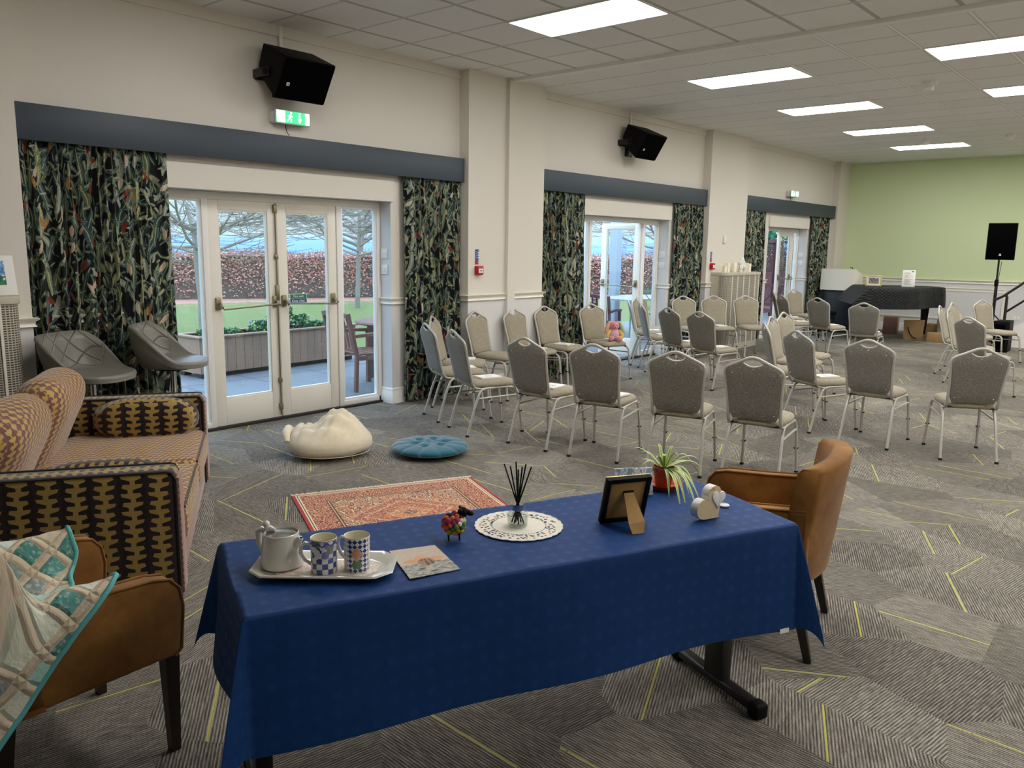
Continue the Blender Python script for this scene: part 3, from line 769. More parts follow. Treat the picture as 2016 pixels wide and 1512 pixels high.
# the safety sticker on the glass of the right-hand leaf
MT['signgreen'] = plain('safety green', '1f7a54', .4); MT['signblue'] = plain('safety blue', '1f4f8c', .4); MT['signwhite'] = plain('sign white', 'e8ece6', .4, var=.01)
s = thing('door_sticker', 'green over blue fire exit keep clear sticker on the right-hand door glass', 'sign', (XD+.006, 4.36, 1.083))
B().box(0, .001, 0, .235, 0, .088).build('sticker_back', MT['signwhite'], s, smooth=0)
B().box(.001, .0016, .048, .23, .045, .084).build('green_panel', MT['signgreen'], s, smooth=0)
B().box(.001, .0016, .048, .23, .004, .043).build('blue_panel', MT['signblue'], s, smooth=0)
q = B(); q.box(.001, .0016, .008, .02, .05, .082); q.box(.001, .0016, .025, .04, .05, .082); q.build('door_symbol', MT['signgreen'], s, smooth=0)
q = B(); q.prism([(.024+.016*math.cos(a*PI/8), .024+.016*math.sin(a*PI/8)) for a in range(16)], .001, .0016, 'x'); q.build('notice_symbol', MT['signblue'], s, smooth=0)
q = B(); q.box(.0017, .002, .022, .026, .02, .034); q.box(.0017, .002, .022, .026, .013, .017); q.build('exclamation_mark', MT['signwhite'], s, smooth=0)
text_mesh('Fire exit', .034, MT['signwhite'], 'lettering', s, face_x(.0018, .139, .054), align='CENTER')
text_mesh('Keep clear', .034, MT['signwhite'], 'lettering', s, face_x(.0018, .139, .013), align='CENTER')

# ---------------- ceiling lights
MT['diffuser'] = emit('lit opal diffuser', 'fffdfa', 8.2)
def make_light():
    t = thing('ceiling_light', 'x', 'ceiling light', (0, 0, HC))
    q = B()
    for (a, b_, c, d) in ((-.6, .6, -.3, -.285), (-.6, .6, .285, .3), (-.6, -.585, -.285, .285), (.585, .6, -.285, .285)): q.box(a, b_, c, d, -.012, 0)
    q.build('frame', MT['white'], t, smooth=0)
    B().box(-.585, .585, -.285, .285, -.008, -.002).build('diffuser', MT['diffuser'], t, smooth=0)
    return t
LY = [3.2, 5.645, 8.65, 11.07, 13.56, 15.95]; LX = [-4.14, -1.71, .74, 3.2]
nmL = {(0, 5.645): 'brightest nearest ceiling light panel, cut by the top edge of the photo', (0, 8.65): 'glowing ceiling light panel just beyond the ceiling track, left row', (0, 11.07): 'ceiling light panel beside the flush ceiling disc, third along in the left row', (0, 13.56): 'ceiling light panel fourth along in the left row, before the small smoke detector', (0, 15.95): 'farthest ceiling light panel in the left row, near the green wall',
       (1, 8.65): 'nearest lit panel of the right row, cut by the right edge of the photo', (1, 11.07): 'second lit panel of the right row, beyond the large smoke detector', (1, 13.56): 'third lit panel of the right row, just a corner at the photo edge'}
proto = make_light(); first = True
for i, lx in enumerate(LX):
    for ly in LY:
        o = proto if first else copy_tree(proto); first = False
        o.location = (lx, ly, HC)
        o['group'] = 'ceiling light panels'
        o['label'] = nmL.get((i, ly), 'recessed rectangular ceiling light panel outside the picture')
# ---------------- ceiling sensors
def sensor(x, y, r, h, lab):
    t = thing('smoke_detector', lab, 'smoke detector', (x, y, HC))
    B().lathe([(r, 0), (r, -h*.4), (r*.8, -h*.5), (0, -h*.5)], 20).build('base', MT['plastic'], t)
    B().lathe([(r*.55, -h*.5), (r*.6, -h*.62), (r*.62, -h*.85), (r*.5, -h), (0, -h)], 20).build('chamber', MT['plastic'], t)
sensor(-2.66, 9.98, .085, .10, 'largest white smoke detector, between the two rows of ceiling lights')
sensor(-3.92, 14.9, .07, .09, 'white smoke detector just before the farthest left-row light panel')
sensor(-2.76, 15.1, .07, .09, 'white smoke detector near the green wall, at the right edge of the photo')
q = B().lathe([(.1, 0), (.098, -.01), (0, -.014)], 24); tag(q.build('ceiling_disc', MT['plastic'], loc=(-3.84, 10.3, HC)), 'flat round white disc flush on the ceiling beside a light panel', 'ceiling fitting')

# ---------------- pelmets and curtains
for (a, c, lab) in ((2.085, 6.445, 'long slate blue pelmet above the nearest doors'), (7.775, 11.965, 'slate blue pelmet above the open middle doors'), (13.325, 17.655, 'farthest slate blue pelmet, under the distant exit sign')):
    q = B(); q.box(-6.318, -6.298, a, c, 2.32, 2.568, .002); q.box(X0+.001, -6.318, a, c, 2.55, 2.568)
    q.box(X0+.001, -6.318, c-.018, c, 2.32, 2.55)
    tag(q.build('curtain_pelmet', MT['valance']), lab, 'pelmet', 'slate blue pelmets')
def curtain(y0, y1, lab, seed, pinch=0.0, period=.085):
    rnd = random.Random(seed); n = int((y1-y0)/period*14); L = y1-y0
    ph = [rnd.uniform(.7, 1.3) for _ in range(400)]
    # warp of the folds, so that they differ in width and depth
    def wob(y): return y+.03*math.sin(y*9+seed)+.018*math.sin(y*23+seed*2)
    def fx(y, z):
        g = (.75+.35*math.sin(y*5.3+seed)+.2*math.sin(z*1.7+y*3))*(1.35-.28*z); off = .066-.008*z
        return X0+off+.034*g*math.sin(2*PI*wob(y+.012*math.sin(z*2+seed))/period)+.008*math.sin(2*PI*wob(y)/period*2.1+z)
    arc = [0.0]
    for i in range(1, n+1):
        ya, yb = y0+L*(i-1)/n, y0+L*i/n
        arc.append(arc[-1]+math.hypot(yb-ya, fx(yb, 1.2)-fx(ya, 1.2)))
    def fn(u, v):
        z = .015+v*2.325; y = y0+u*L
        c = (y0+y1)/2
        y = c+(y-c)*(1-pinch*math.sin(PI*min(1, max(0, v*1.1)))**2*.25)
        return (max(fx(y0+u*L, z), X0+.006), y, z)
    b = B(); b.grid(fn, n, 14, lambda u, v: (arc[round(u*n)]+seed*1.7, v*2.325))
    return tag(b.build('curtain', MT['curtain'], smooth=80, weld=False), lab, 'curtain', 'tropical leaf print curtains')
curtain(2.09, 3.17, 'wide leaf print curtain behind the two grey bar stools', 1)
curtain(5.6, 6.45, 'leaf print curtain right of the nearest doors, beside the red call point pillar', 2)
curtain(7.79, 8.74, 'leaf print curtain left of the open middle doors', 3)
curtain(11.05, 11.95, 'leaf print curtain right of the open middle doors', 4)
curtain(13.34, 14.3, 'leaf print curtain behind the radiator cover with the candles', 5)
curtain(16.5, 17.5, 'farthest leaf print curtain, beside the white lectern', 6)

# ---------------- wall speakers, each with the white cable duct above
def wall_speaker(y, lab):
    t = thing('wall_speaker', lab, 'loudspeaker', (X0, y, 2.84), group='black wall speakers')
    prof = [(.138, .447), (.462, .306), (.271, .0), (.08, .19), (.06, .29)]
    b = B(); b.prism([(a, c) for a, c in prof], 0, .5, 'y', bev=.012); b.build('cabinet', MT['black'], t)
    # grille sits proud on the slanted front
    p0, p1 = Vector((.462, .306)), Vector((.271, .0)); d = (p1-p0).normalized(); nrm = Vector((-d.y, d.x));
    if nrm.x < 0: nrm = -nrm
    a, c = p0+d*.012+nrm*.001, p1-d*.012+nrm*.001
    q = B(); q.prism([(a.x, a.y), (a.x+nrm.x*.012, a.y+nrm.y*.012), (c.x+nrm.x*.012, c.y+nrm.y*.012), (c.x, c.y)], .012, .488, 'y'); g = q.build('grille', MT['grille'], t)
    m = p0.lerp(p1, .62)+nrm*.014
    q = B(); q.M = Matrix.Translation((m.x, .07, m.y)) @ Matrix.Rotation(-math.atan2(nrm.y, nrm.x), 4, 'Y'); q.box(0, .004, 0, .028, -.014, .014, .002); q.build('maker_badge', MT['white'], g)
    q.M = q.M; q = B(); q.M = Matrix.Translation((m.x, .07, m.y)) @ Matrix.Rotation(-math.atan2(nrm.y, nrm.x), 4, 'Y'); q.box(.004, .005, .009, .019, -.005, .005); q.build('badge_mark', MT['black'], g)
    q = B(); q.box(.0, .012, .16, .34, .05, .33, .002); q.box(.012, .03, -.014, .514, .17, .25, .003); q.box(.0, .23, -.022, -.012, .18, .25, .003); q.box(.0, .23, .512, .522, .18, .25, .003)
    q.build('bracket', MT['blackmetal'], t)
    for yy in (-.026, .526): B().tube([(.2, yy-.01, .215), (.2, yy+.01, .215)], .028, 14).build('swivel_knob', MT['black'], t)
    u = B().box(X0, X0+.028, y+.235, y+.268, 3.28, HC-.001, .002).build('cable_duct', MT['cream']); return u
tag(wall_speaker(4.0, 'large black loudspeaker on the wall above the nearest exit sign'), 'white cable duct running from ceiling to the nearest wall speaker', 'cable duct', 'cable ducts')
tag(wall_speaker(9.54, 'smaller looking black loudspeaker above the middle doors'), 'white cable duct above the middle wall speaker', 'cable duct', 'cable ducts')

# ---------------- exit signs
MT['exitgreen'] = emit('lit exit sign green', '2fae6c', 1.0); MT['exitwhite'] = emit('lit exit sign white', 'e6fff2', 1.5)
MT['clearcase'] = plain('clear grey casing', 'b9c6c2', .3)
def exit_sign(y, z, w, h, lab):
    t = thing('exit_sign', lab, 'exit sign', (X0, y, z), group='green running man exit signs')
    B().box(.0, .075, .0, w, .01, h-.01, .01).build('housing', MT['plastic'], t)
    B().box(.075, .1, -.003, w+.003, 0, h, .012).build('casing', MT['clearcase'], t)
    f = t
    B().box(.1, .102, .012, w-.012, .012, h-.012).build('lit_face', MT['exitgreen'], f, smooth=0)
    B().box(.102, .1035, .014, w*.27, .014, h-.014).build('lit_border', MT['exitwhite'], f, smooth=0); B().box(.102, .1035, w*.84, w-.014, .014, h-.014).build('lit_border', MT['exitwhite'], f, smooth=0)
    # running figure and downward arrow
    q = B(); x = .1025
    cx = w*.4; q.tube([(x, cx, h*.42), (x, cx+w*.03, h*.68)], w*.022, 6)
    q.ball((x, cx+w*.04, h*.8), w*.022, 8, 6, (.2, 1, 1))
    q.tube([(x, cx, h*.44), (x, cx-w*.05, h*.3), (x, cx-w*.08, h*.2)], w*.014, 6); q.tube([(x, cx, h*.44), (x, cx+w*.045, h*.36), (x, cx+w*.03, h*.16)], w*.014, 6)
    q.tube([(x, cx+w*.02, h*.64), (x, cx+w*.08, h*.52)], w*.01, 6); q.tube([(x, cx+w*.02, h*.66), (x, cx-w*.05, h*.56)], w*.01, 6)
    q.build('running_figure', MT['exitwhite'], f)
    q = B(); ax = w*.68; q.box(x-.0005, x+.001, ax-w*.018, ax+w*.018, h*.42, h*.85); q.prism([(ax-w*.06, h*.45), (ax+w*.06, h*.45), (ax, h*.15)], x-.0005, x+.001, 'x'); q.build('arrow', MT['exitwhite'], f, smooth=0)
    q = B(); q.tube([(.03, w*.4, .012), (.035, w*.42, -.05), (.03, w*.5, -.08), (.018, w*.53, -.1+.02)], .0035, 6); q.build('cable', MT['black'], t)
exit_sign(4.12, 2.665, .36, .125, 'lit green exit sign on the wall above the nearest pelmet')
exit_sign(15.25, 2.64, .36, .125, 'small lit exit sign above the farthest pelmet')

# ---------------- call points and notices on the pillars
def call_point(y, z, lab, lab2):
    t = thing('fire_call_point', lab, 'fire alarm call point', (P1, y, z), group='red fire alarm call points')
    B().box(0, .055, 0, .095, 0, .1, .008).build('box', MT['red'], t)
    B().box(.055, .058, .014, .08, .022, .07, .002).build('press_panel', MT['signwhite'], t)
    q = B(); q.box(.058, .0586, .03, .066, .043, .05); q.build('press_mark', MT['black'], t)
    s = thing('fire_action_notice', lab2, 'notice', (P1, y+.008, z+.115), group='blue and red fire notices')
    B().box(0, .002, 0, .06, 0, .165).build('panel', MT['signblue'], s, smooth=0)
    B().box(.002, .003, .002, .058, .002, .055).build('red_panel', MT['red'], s, smooth=0)
    q = B()
    for i in range(4):
        q.box(.003, .0036, .006, .036, .066+i*.023, .076+i*.023)
    q.box(.003, .0036, .044, .056, .006, .05)
    q.build('printed_lines', plain('printed blue text', '7d9bd0', .5), s, smooth=0)
    q = B()
    for i in range(3): q.box(.003, .0036, .043, .056, .068+i*.027, .084+i*.027)
    q.build('pictograms', MT['signwhite'], s, smooth=0)
call_point(6.57, 1.325, 'red fire alarm call point on the nearest pillar', 'blue and red fire notice above the call point, nearest pillar')
call_point(12.08, 1.32, 'distant red fire alarm call point, beside the row of candles', 'distant fire notice on the pillar with the candles')
tag(B().box(P1, P1+.03, 12.5, 12.57, 1.74, 1.86, .006).build('thermostat', MT['plastic']), 'small white thermostat on the pillar above the candles', 'thermostat')
def switch_plate(y, x, z, w_, kind, lab):
    t = thing('switch_plate' if kind == 'switch' else 'blank_plate', lab, 'wall switch', (x, y, z), group='white plates on the door reveals')
    B().box(-w_/2, w_/2, -.01, 0, 0, w_, .003).build('plate', MT['plastic'], t)
    if kind == 'switch': B().box(-.012, .012, -.016, -.01, w_/2-.018, w_/2+.018, .002).build('rocker', MT['plastic'], t)
    else:
        q = B(); 
        for dx in (-.022, .022): q.box(dx-.004, dx+.004, -.012, -.01, w_/2-.003, w_/2+.003)
        q.build('screws', MT['silver'], t)
for (yy, nm) in ((5.486, 'nearest doors'), (10.986, 'middle doors'), (16.436, 'farthest doors')):
    switch_plate(yy, -6.5, 1.50, .1, 'blank', 'upper white blank plate on the reveal of the '+nm)
    switch_plate(yy, -6.5, 1.34, .1, 'switch', 'lower white light switch on the reveal of the '+nm)
t = thing('double_socket', 'white double socket on the grey far wall, right of the speaker stand', 'socket', (-2.98, Y1, .35))
B().box(0, .147, -.01, 0, 0, .087, .004).build('plate', MT['plastic'], t)
for dx in (.02, .085):
    q = B(); q.box(dx, dx+.012, -.014, -.01, .055, .075, .001); q.box(dx+.014, dx+.018, -.0105, -.0095, .028, .036); q.box(dx+.028, dx+.032, -.0105, -.0095, .028, .036); q.build('outlet', MT['silver'], t)

# ------------------------------------------------------------------ banquet chairs
def make_chair():
    t = thing('banquet_chair', 'x', 'chair')
    # back frame: one tube up one side, over the peak and down the other, curving forward at the bottom
    half = [(.178, -.02, .418), (.182, -.10, .412), (.184, -.165, .425), (.185, -.19, .465), (.184, -.205, .53), (.187, -.225, .62), (.196, -.25, .72), (.203, -.264, .785), (.203, -.269, .81), (.192, -.276, .832), (.17, -.28, .847), (.10, -.291, .880), (.04, -.301, .909), (.02, -.303, .915), (0, -.304, .917)]
    pts = half+[(-x, y, z) for x, y, z in half[-2::-1]]
    B().tube(pts, .0125, 8, flat=.8).build('back_frame', MT['silver'], t, smooth=60)
    # upholstered back with the notch of the hand hole at its top
    def hw(z): # half width of the pad at height z
        tab = [(.465, .150), (.50, .170), (.55, .176), (.62, .178), (.72, .186), (.795, .192), (.82, .186), (.838, .166), (.90, .05)]
        for (a, wa), (c, wc) in zip(tab, tab[1:]):
            if z <= c: return wa+(wc-wa)*(z-a)/(c-a)
        return tab[-1][1]
    def yb(z): return -.19-.115*((z-.46)/.45)**1.0
    outline = [(hw(z), z) for z in (.465, .48, .50, .53, .57, .62, .67, .72, .76, .795, .81, .822, .832, .838)]
    outline += [(.13, .856), (.085, .877), (.068, .874), (.045, .861), (.022, .854), (0, .852)]
    full = outline+[(-x, z) for x, z in outline[-2::-1]]
    k = len(full); N = 5
    def ring(sc, off, zc=.67):
        return [(x*sc, yb(zc+(z-zc)*sc)+off, zc+(z-zc)*sc) for x, z in full]
    b = B(); b.cur = 0
    rows = [ring(.6, .030), ring(.86, .026), ring(.95, .019), ring(.985, .010), ring(1, 0.0)]
    vs = [p for r in rows for p in r]; fs = []
    for i in range(len(rows)-1):
        for j in range(k): fs.append((i*k+j, i*k+(j+1) % k, (i+1)*k+(j+1) % k, (i+1)*k+j))
    fs.append(tuple(range(k)))
    b.add(vs, fs)
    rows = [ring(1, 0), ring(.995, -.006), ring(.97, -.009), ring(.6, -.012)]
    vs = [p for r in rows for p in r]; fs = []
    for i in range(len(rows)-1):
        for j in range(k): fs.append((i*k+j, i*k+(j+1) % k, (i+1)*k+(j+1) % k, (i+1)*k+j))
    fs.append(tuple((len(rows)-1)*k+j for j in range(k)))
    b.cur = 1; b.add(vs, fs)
    back = b.build('backrest', [MT['tweed'], MT['tweedshaded']], t, smooth=70)
    B().tube([(.082, -.290, .882), (.06, -.287, .868), (.035, -.284, .856), (0, -.283, .851), (-.035, -.284, .856), (-.06, -.287, .868), (-.082, -.290, .882)], .006, 6).build('hand_hole_rim', MT['silver'], back, smooth=60)
    for x, z in ((0, .832), (.145, .80), (-.145, .80), (.14, .51), (-.14, .51)):
        B().ball((x, yb(z)-.012, z), .0055, 8, 4, (1, .5, 1)).build('rivet', MT['chrome'], back)
    # seat
    def seat(u, v):
        th = 2*PI*u; n = 4.5
        cx, sy = math.cos(th), math.sin(th)
        ex = math.copysign(abs(cx)**(2/n), cx); ey = math.copysign(abs(sy)**(2/n), sy)
        prof = [(0, .062), (.5, .061), (.8, .056), (.93, .046), (.99, .032), (1.0, .018), (.985, .004), (.9, -.004), (0, -.006)]
        i = min(int(v*8+1e-6), 7); a, c = prof[i], prof[i+1]; fr = v*8-i
        rr, zz = a[0]+(c[0]-a[0])*fr, a[1]+(c[1]-a[1])*fr
        return (ex*rr*(.198-.012*max(0, -ey)), .035+ey*rr*.222, .425+zz)
    B().grid(seat, 36, 8).build('seat', MT['tweed'], t, smooth=80, boxuv=True)
    B().box(-.175, .175, -.16, .22, .418, .43).build('seat_board', MT['blackmetal'], t, smooth=0)
    for s in (-1, 1):
        l = B().tube([(s*.204, -.245, .0), (s*.194, -.165, .27), (s*.188, -.118, .385), (s*.186, -.095, .405), (s*.184, -.06, .415), (s*.184, .03, .418)], .0115, 6, up=(0, 1, 0)).build('leg', MT['silver'], t, smooth=30)
        B().box(s*.204-.013, s*.204+.013, -.259, -.233, 0, .018, .003).build('foot_cap', MT['rubber'], l)
        l = B().tube([(s*.206, .293, .0), (s*.196, .262, .27), (s*.19, .25, .365), (s*.188, .238, .395), (s*.186, .21, .413), (s*.184, .16, .418), (s*.184, .03, .418)], .0115, 6, up=(0, 1, 0)).build('leg', MT['silver'], t, smooth=30)
        B().box(s*.206-.013, s*.206+.013, .28, .306, 0, .018, .003).build('foot_cap', MT['rubber'], l)
        B().tube([(s*.19, -.14, .33), (s*.192, .255, .345)], .008, 6).build('side_stretcher', MT['silver'], t, smooth=30)
        B().box(s*.196-.015, s*.196+.015, .262, .29, .19, .2, .002).build('stacking_bumper', MT['rubber'], t)
    return t
CH = [  # x, y, heading, label, booklet (dx, dy, turn) or None
 (-5.842, 5.927, 302.0, 'chair against the leaf curtain, beige front half hidden behind the leftmost grey chair back', (.0, .06, 5)),
 (-5.463, 5.472, 336.0, 'leftmost chair of the front row, its back seen at a slant', (.05, .08, -8)),
 (-4.882, 5.248, 338.3, 'second chair from the left in the front row, booklet on seat', (.04, .04, 4)),
 (-5.945, 6.597, 278.1, 'chair facing us right of the leaf curtain, under the red call point', None),
 (-5.925, 7.202, 271.8, 'chair against the pillar, between two other beige fronted chairs by the wall', (.02, .08, 0)),
 (-5.950, 7.792, 267.0, 'chair facing us in front of the curtain left of the middle doors', (.06, .1, 6)),
 (-5.839, 8.541, 254.7, 'chair with the pastel plush rabbit on its seat', None),
 (-4.175, 5.272, 359.3, 'third chair from the left in the front row, above the teal cushion', (.05, .02, 8)),
 (-3.604, 5.320, 13.0, 'fourth chair from the left in the front row, back turned to us', (.08, .0, -12)),
 (-2.951, 5.396, 15.6, 'front row chair right behind the spider plant, back turned', None),
 (-2.388, 5.532, 8.3, 'nearest and largest chair back, just left of the right-hand tan armchair', None),
 (-2.721, 7.546, 330.9, 'second row chair with booklet, back slanted, behind the nearest chair back', (.03, .05, -4)),
 (-3.149, 7.957, 303.5, 'thin edge-on grey chair back in the middle, left of the slanted second row chair', None),
 (-3.385, 8.640, 277.0, 'edge-on chair in the middle row with its beige front just showing', (.0, .1, 0)),
 (-3.540, 9.300, 266.0, 'edge-on chair in the middle row, hidden behind two others', None),
 (-2.136, 7.322, 358.1, 'chair back squarely facing us, second from the right of the near chairs', None),
 (-1.453, 7.353, 26.9, 'rightmost near chair, brownish back turned to us, at the right edge', None),
 (-1.963, 10.661, 330.3, 'greenish grey chair back just behind the rightmost near chair', None),
 (-2.292, 11.592, 274.8, 'thin edge-on chair left of the greenish grey chair back, right side group', None),
 (-2.570, 12.340, 273.7, 'leftmost edge-on chair frame of the right side group', None),
 (-2.620, 13.200, 265.0, 'chair with narrow beige front behind the edge-on frames, right side group', None),
 (-2.500, 14.261, 242.7, 'beige fronted chair in front of the speaker stand', None),
 (-5.032, 9.162, 338.9, 'dark chair back in the middle circle, left of the one with visible booklet', (.05, .05, 0)),
 (-4.504, 8.917, 348.0, 'largest chair back of the middle circle, booklet on its seat', (.06, .02, -10)),
 (-5.658, 9.622, 315.0, 'bluish slanted chair back by the open middle doors, right one of the pair', (.02, .06, 5)),
 (-6.084, 9.998, 306.0, 'bluish chair back by the open doors, leftmost of the middle circle', (.0, .06, 0)),
 (-6.33, 10.56, 268.8, 'beige front chair partly behind the bluish backs at the middle doors', None),
 (-5.99, 11.10, 240.1, 'chair facing us at the curtain right of the middle doors', None),
 (-5.75, 11.51, 227.7, 'chair facing us before the left half of the radiator cover', (.02, .1, 8)),
 (-5.44, 11.99, 228.2, 'chair facing us before the right half of the radiator cover', None),
 (-5.627, 13.926, 300.0, 'dark edge-on chair in front of the farthest doors', (.0, .05, 0)),
 (-5.20, 13.20, 317.3, 'slanted dark chair back right of the edge-on one, far circle', (.04, .06, 0)),
 (-5.740, 14.919, 251.2, 'small beige fronted chair at the farthest doors', None),
 (-4.61, 12.96, 343.2, 'grey chair back with booklet in front of the white lectern', (.05, .02, -8)),
 (-3.807, 12.295, 5.9, 'chair back in front of the black covered piano', (.09, .02, 0)),
]
MT['print'] = plain('printed grey drawing', '6f6d6a', .7)
def make_book():
    t = thing('booklet', 'x', 'booklet')
    q = B(); q.box(-.075, .075, -.105, .105, 0, .003); q.box(-.072, .075, -.103, .104, .003, .011); q.build('pages', MT['paper'], t, smooth=0)
    q = B(); q.box(-.075, .075, -.105, .105, .011, .0135); cv = q.build('cover', MT['paper'], t, smooth=0)
    q = B(); z = .014
    q.tube([(-.03, -.01, z), (-.015, .02, z), (.005, .0, z), (.02, .025, z), (.035, .0, z)], .0022, 4, flat=.3)
    q.tube([(-.025, -.02, z), (.01, -.03, z), (.035, -.018, z)], .002, 4, flat=.3)
    q.build('cover_drawing', MT['print'], cv)
    return t
BOOKL = {0: 'booklet on the seat behind the leftmost slanted chair back', 1: 'booklet on the leftmost chair of the front row', 2: 'booklet on the second chair from the left, front row', 4: 'booklet on the chair standing against the pillar', 5: 'booklet on the chair before the curtain left of the middle doors',
 7: 'white booklet on the third front row chair, above the teal cushion', 8: 'white booklet on the fourth front row chair', 11: 'white booklet on the slanted second row chair, right of centre', 13: 'booklet on the edge-on middle row chair showing its beige front', 22: 'booklet on the dark left chair of the middle circle', 23: 'booklet on the largest chair of the middle circle',
 24: 'booklet on the right one of the two bluish chairs', 25: 'booklet on the leftmost bluish chair by the open doors', 28: 'booklet on the chair before the left half of the radiator cover', 30: 'booklet on the edge-on chair at the farthest doors', 31: 'booklet on the slanted dark chair of the far circle', 33: 'white booklet on the chair before the white lectern', 34: 'booklet on the chair before the covered piano'}
pc = make_chair(); pb_ = make_book(); firstb = True
BL = ['left edge', 'x']
for i, (x, y, a, lab, bk) in enumerate(CH):
    o = pc if i == 0 else copy_tree(pc)
    o.location = (x, y, 0); o.rotation_euler = (0, 0, R(a)); o['label'] = lab; o['group'] = 'grey banquet chairs in circles'
    if bk:
        k = pb_ if firstb else copy_tree(pb_); firstb = False
        c, s = math.cos(R(a)), math.sin(R(a)); dx, dy = bk[0], bk[1]-.01
        k.location = (x+c*dx-s*dy, y+s*dx+c*dy, .4868); k.rotation_euler = (0, 0, R(a+bk[2]))
        k['group'] = 'white booklets on the chairs'; k['label'] = BOOKL[i]
# ------------------------------------------------------------------ plush rabbit
t = thing('plush_rabbit', 'pastel pink and yellow plush rabbit sitting on a chair by the middle doors', 'soft toy', (-5.70, 8.56, .487), R(222))
MT['plushpink'] = m_velvet('pink plush', 'd9808a', 'e5969a'); MT['plushyel'] = m_velvet('yellow plush', 'd9b352', 'e2c26a')
MT['plushlil'] = m_velvet('lilac plush', 'c9a3c0', 'd8b5c8'); MT['plushmint'] = m_velvet('mint plush', 'a5c8a8', 'b8d4b8'); MT['plushpea'] = m_velvet('peach plush', 'e0a080', 'e8b090')
b = B(); b.ball((0, 0, .075), .07, 16, 12, (1, .85, 1.1)); b.ball((0, 0, .11), .05, 14, 10); b.build('body', MT['plushlil'], t)
b = B(); b.ball((0, .0, .185), .058, 16, 12, (1, .95, .95)); b.ball((0, .05, .172), .022, 10, 8); h = b.build('head', MT['plushpink'], t)
for s, m in ((-1, 'plushmint'), (1, 'plushpea')):
    B().tube([(s*.03, 0, .235), (s*.07, .005, .225), (s*.095, .01, .17), (s*.105, .015, .11), (s*.1, .015, .08)], [.012, .02, .026, .03, .012], 10).build('ear', MT[m], h)
    B().tube([(s*.05, .01, .13), (s*.085, .03, .09), (s*.095, .045, .035)], [.018, .024, .022], 10).build('arm', MT['plushyel'], t)
    b = B(); b.tube([(s*.035, .03, .035), (s*.055, .10, .03)], [.03, .026], 10); b.ball((s*.058, .12, .035), .03, 12, 8, (1, .8, 1.2)); b.build('leg', MT['plushpea' if s < 0 else 'plushpink'], t)
    B().ball((s*.022, .05, .195), .005, 8, 6).build('eye', MT['black'], h)
B().ball((0, .07, .176), .006, 8, 6).build('nose', MT['red'], h)

# ------------------------------------------------------------------ sofa
so = thing('sofa', 'velvet sofa in dark brown and gold fishbone print, left of the doors', 'sofa', (-4.417, 1.764, 0), R(-31.8))
def piping(b, pts, r=.006): b.tube(pts, r, 6)
for s in (-1, 1):
    x0, x1 = (.83, 1.0) if s > 0 else (-1.0, -.83)
    a = B().box(x0, x1, -.60, .45, .06, .66, .035, 4).build('arm', MT['sofa'], so, boxuv=True)
    q = B()
    for xx in (x0+.008, x1-.008):
        piping(q, [(xx, .445, .08), (xx, .447, .62), (xx, .43, .652), (xx, .41, .657), (xx, -.57, .657)])
    q.build('piping', MT['sofa'], a)
    B().box(x0+.015, x1-.015, .445, .462, .09, .63, .01, 2).build('front_panel', MT['sofafront'], a, boxuv=True)
B().box(-.83, .83, -.60, -.50, .08, .66, .03, 4).build('back_frame', MT['sofa'], so, boxuv=True)
B().box(-.83, .83, -.50, .44, .07, .27, .02, 3).build('base_rail', MT['sofafront'], so, boxuv=True)
def pillow(cx, cy, cz, sx, sy, sz, rx, name, mat, n=3.0, dimple=0.0, seedp=0):
    M = Matrix.Translation((cx, cy, cz)) @ Matrix.Rotation(rx, 4, 'X')
    def fn(u, v):
        th, ph = 2*PI*u, PI*(v-.5)
        c, s_ = math.cos(th), math.sin(th); cp, spp = math.cos(ph), math.sin(ph)
        e = 2/n; e2 = .62
        X = math.copysign(abs(c)**e, c)*abs(cp)**e2; Y = math.copysign(abs(s_)**e, s_)*abs(cp)**e2; Z = math.copysign(abs(spp)**1.0, spp)
        wr = 1+.02*math.sin(X*5+seedp)+.025*math.sin(Y*7+X*3+seedp)
        return M @ Vector((X*sx*wr, Y*sy*wr, Z*sz*(1-dimple*(1-X*X)*(1-Y*Y))))
    return B().grid(fn, 40, 24).build(name, mat, so, boxuv=True, smooth=180)
for s in (-1, 1):
    b = B(); b.box(min(0, s*.83)+.003, max(0, s*.83)-.003, -.36, .47, .255, .445, .055, 5)
    # crown the cushion a little
    for i, v in enumerate(b.v):
        if v.z > .35:
            kx = 1-((v.x-s*.415)/.42)**2; ky = 1-((v.y-.13)/.36)**2; v.z += .03*max(0, kx)*max(0, ky)
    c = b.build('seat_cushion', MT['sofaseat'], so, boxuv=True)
    q = B(); piping(q, [(min(0, s*.83)+.04, .458, .432), (max(0, s*.83)-.04, .458, .432)]); q.build('piping', MT['sofa'], c)
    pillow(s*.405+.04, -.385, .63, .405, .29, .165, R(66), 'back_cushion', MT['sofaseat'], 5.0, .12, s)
pillow(-.745, .12, .545, .085, .30, .135, R(0), 'arm_bolster', MT['sofa'], 3.5, 0, 3)
pillow(.745, .12, .545, .085, .30, .12, R(0), 'arm_bolster', MT['sofa'], 3.5, 0, 5)
for x in (-.92, .92):
    for y in (-.52, .38): B().lathe([(.02, 0), (.028, .065)], 12, (x, y, 0)).build('foot', MT['darkwood'], so)

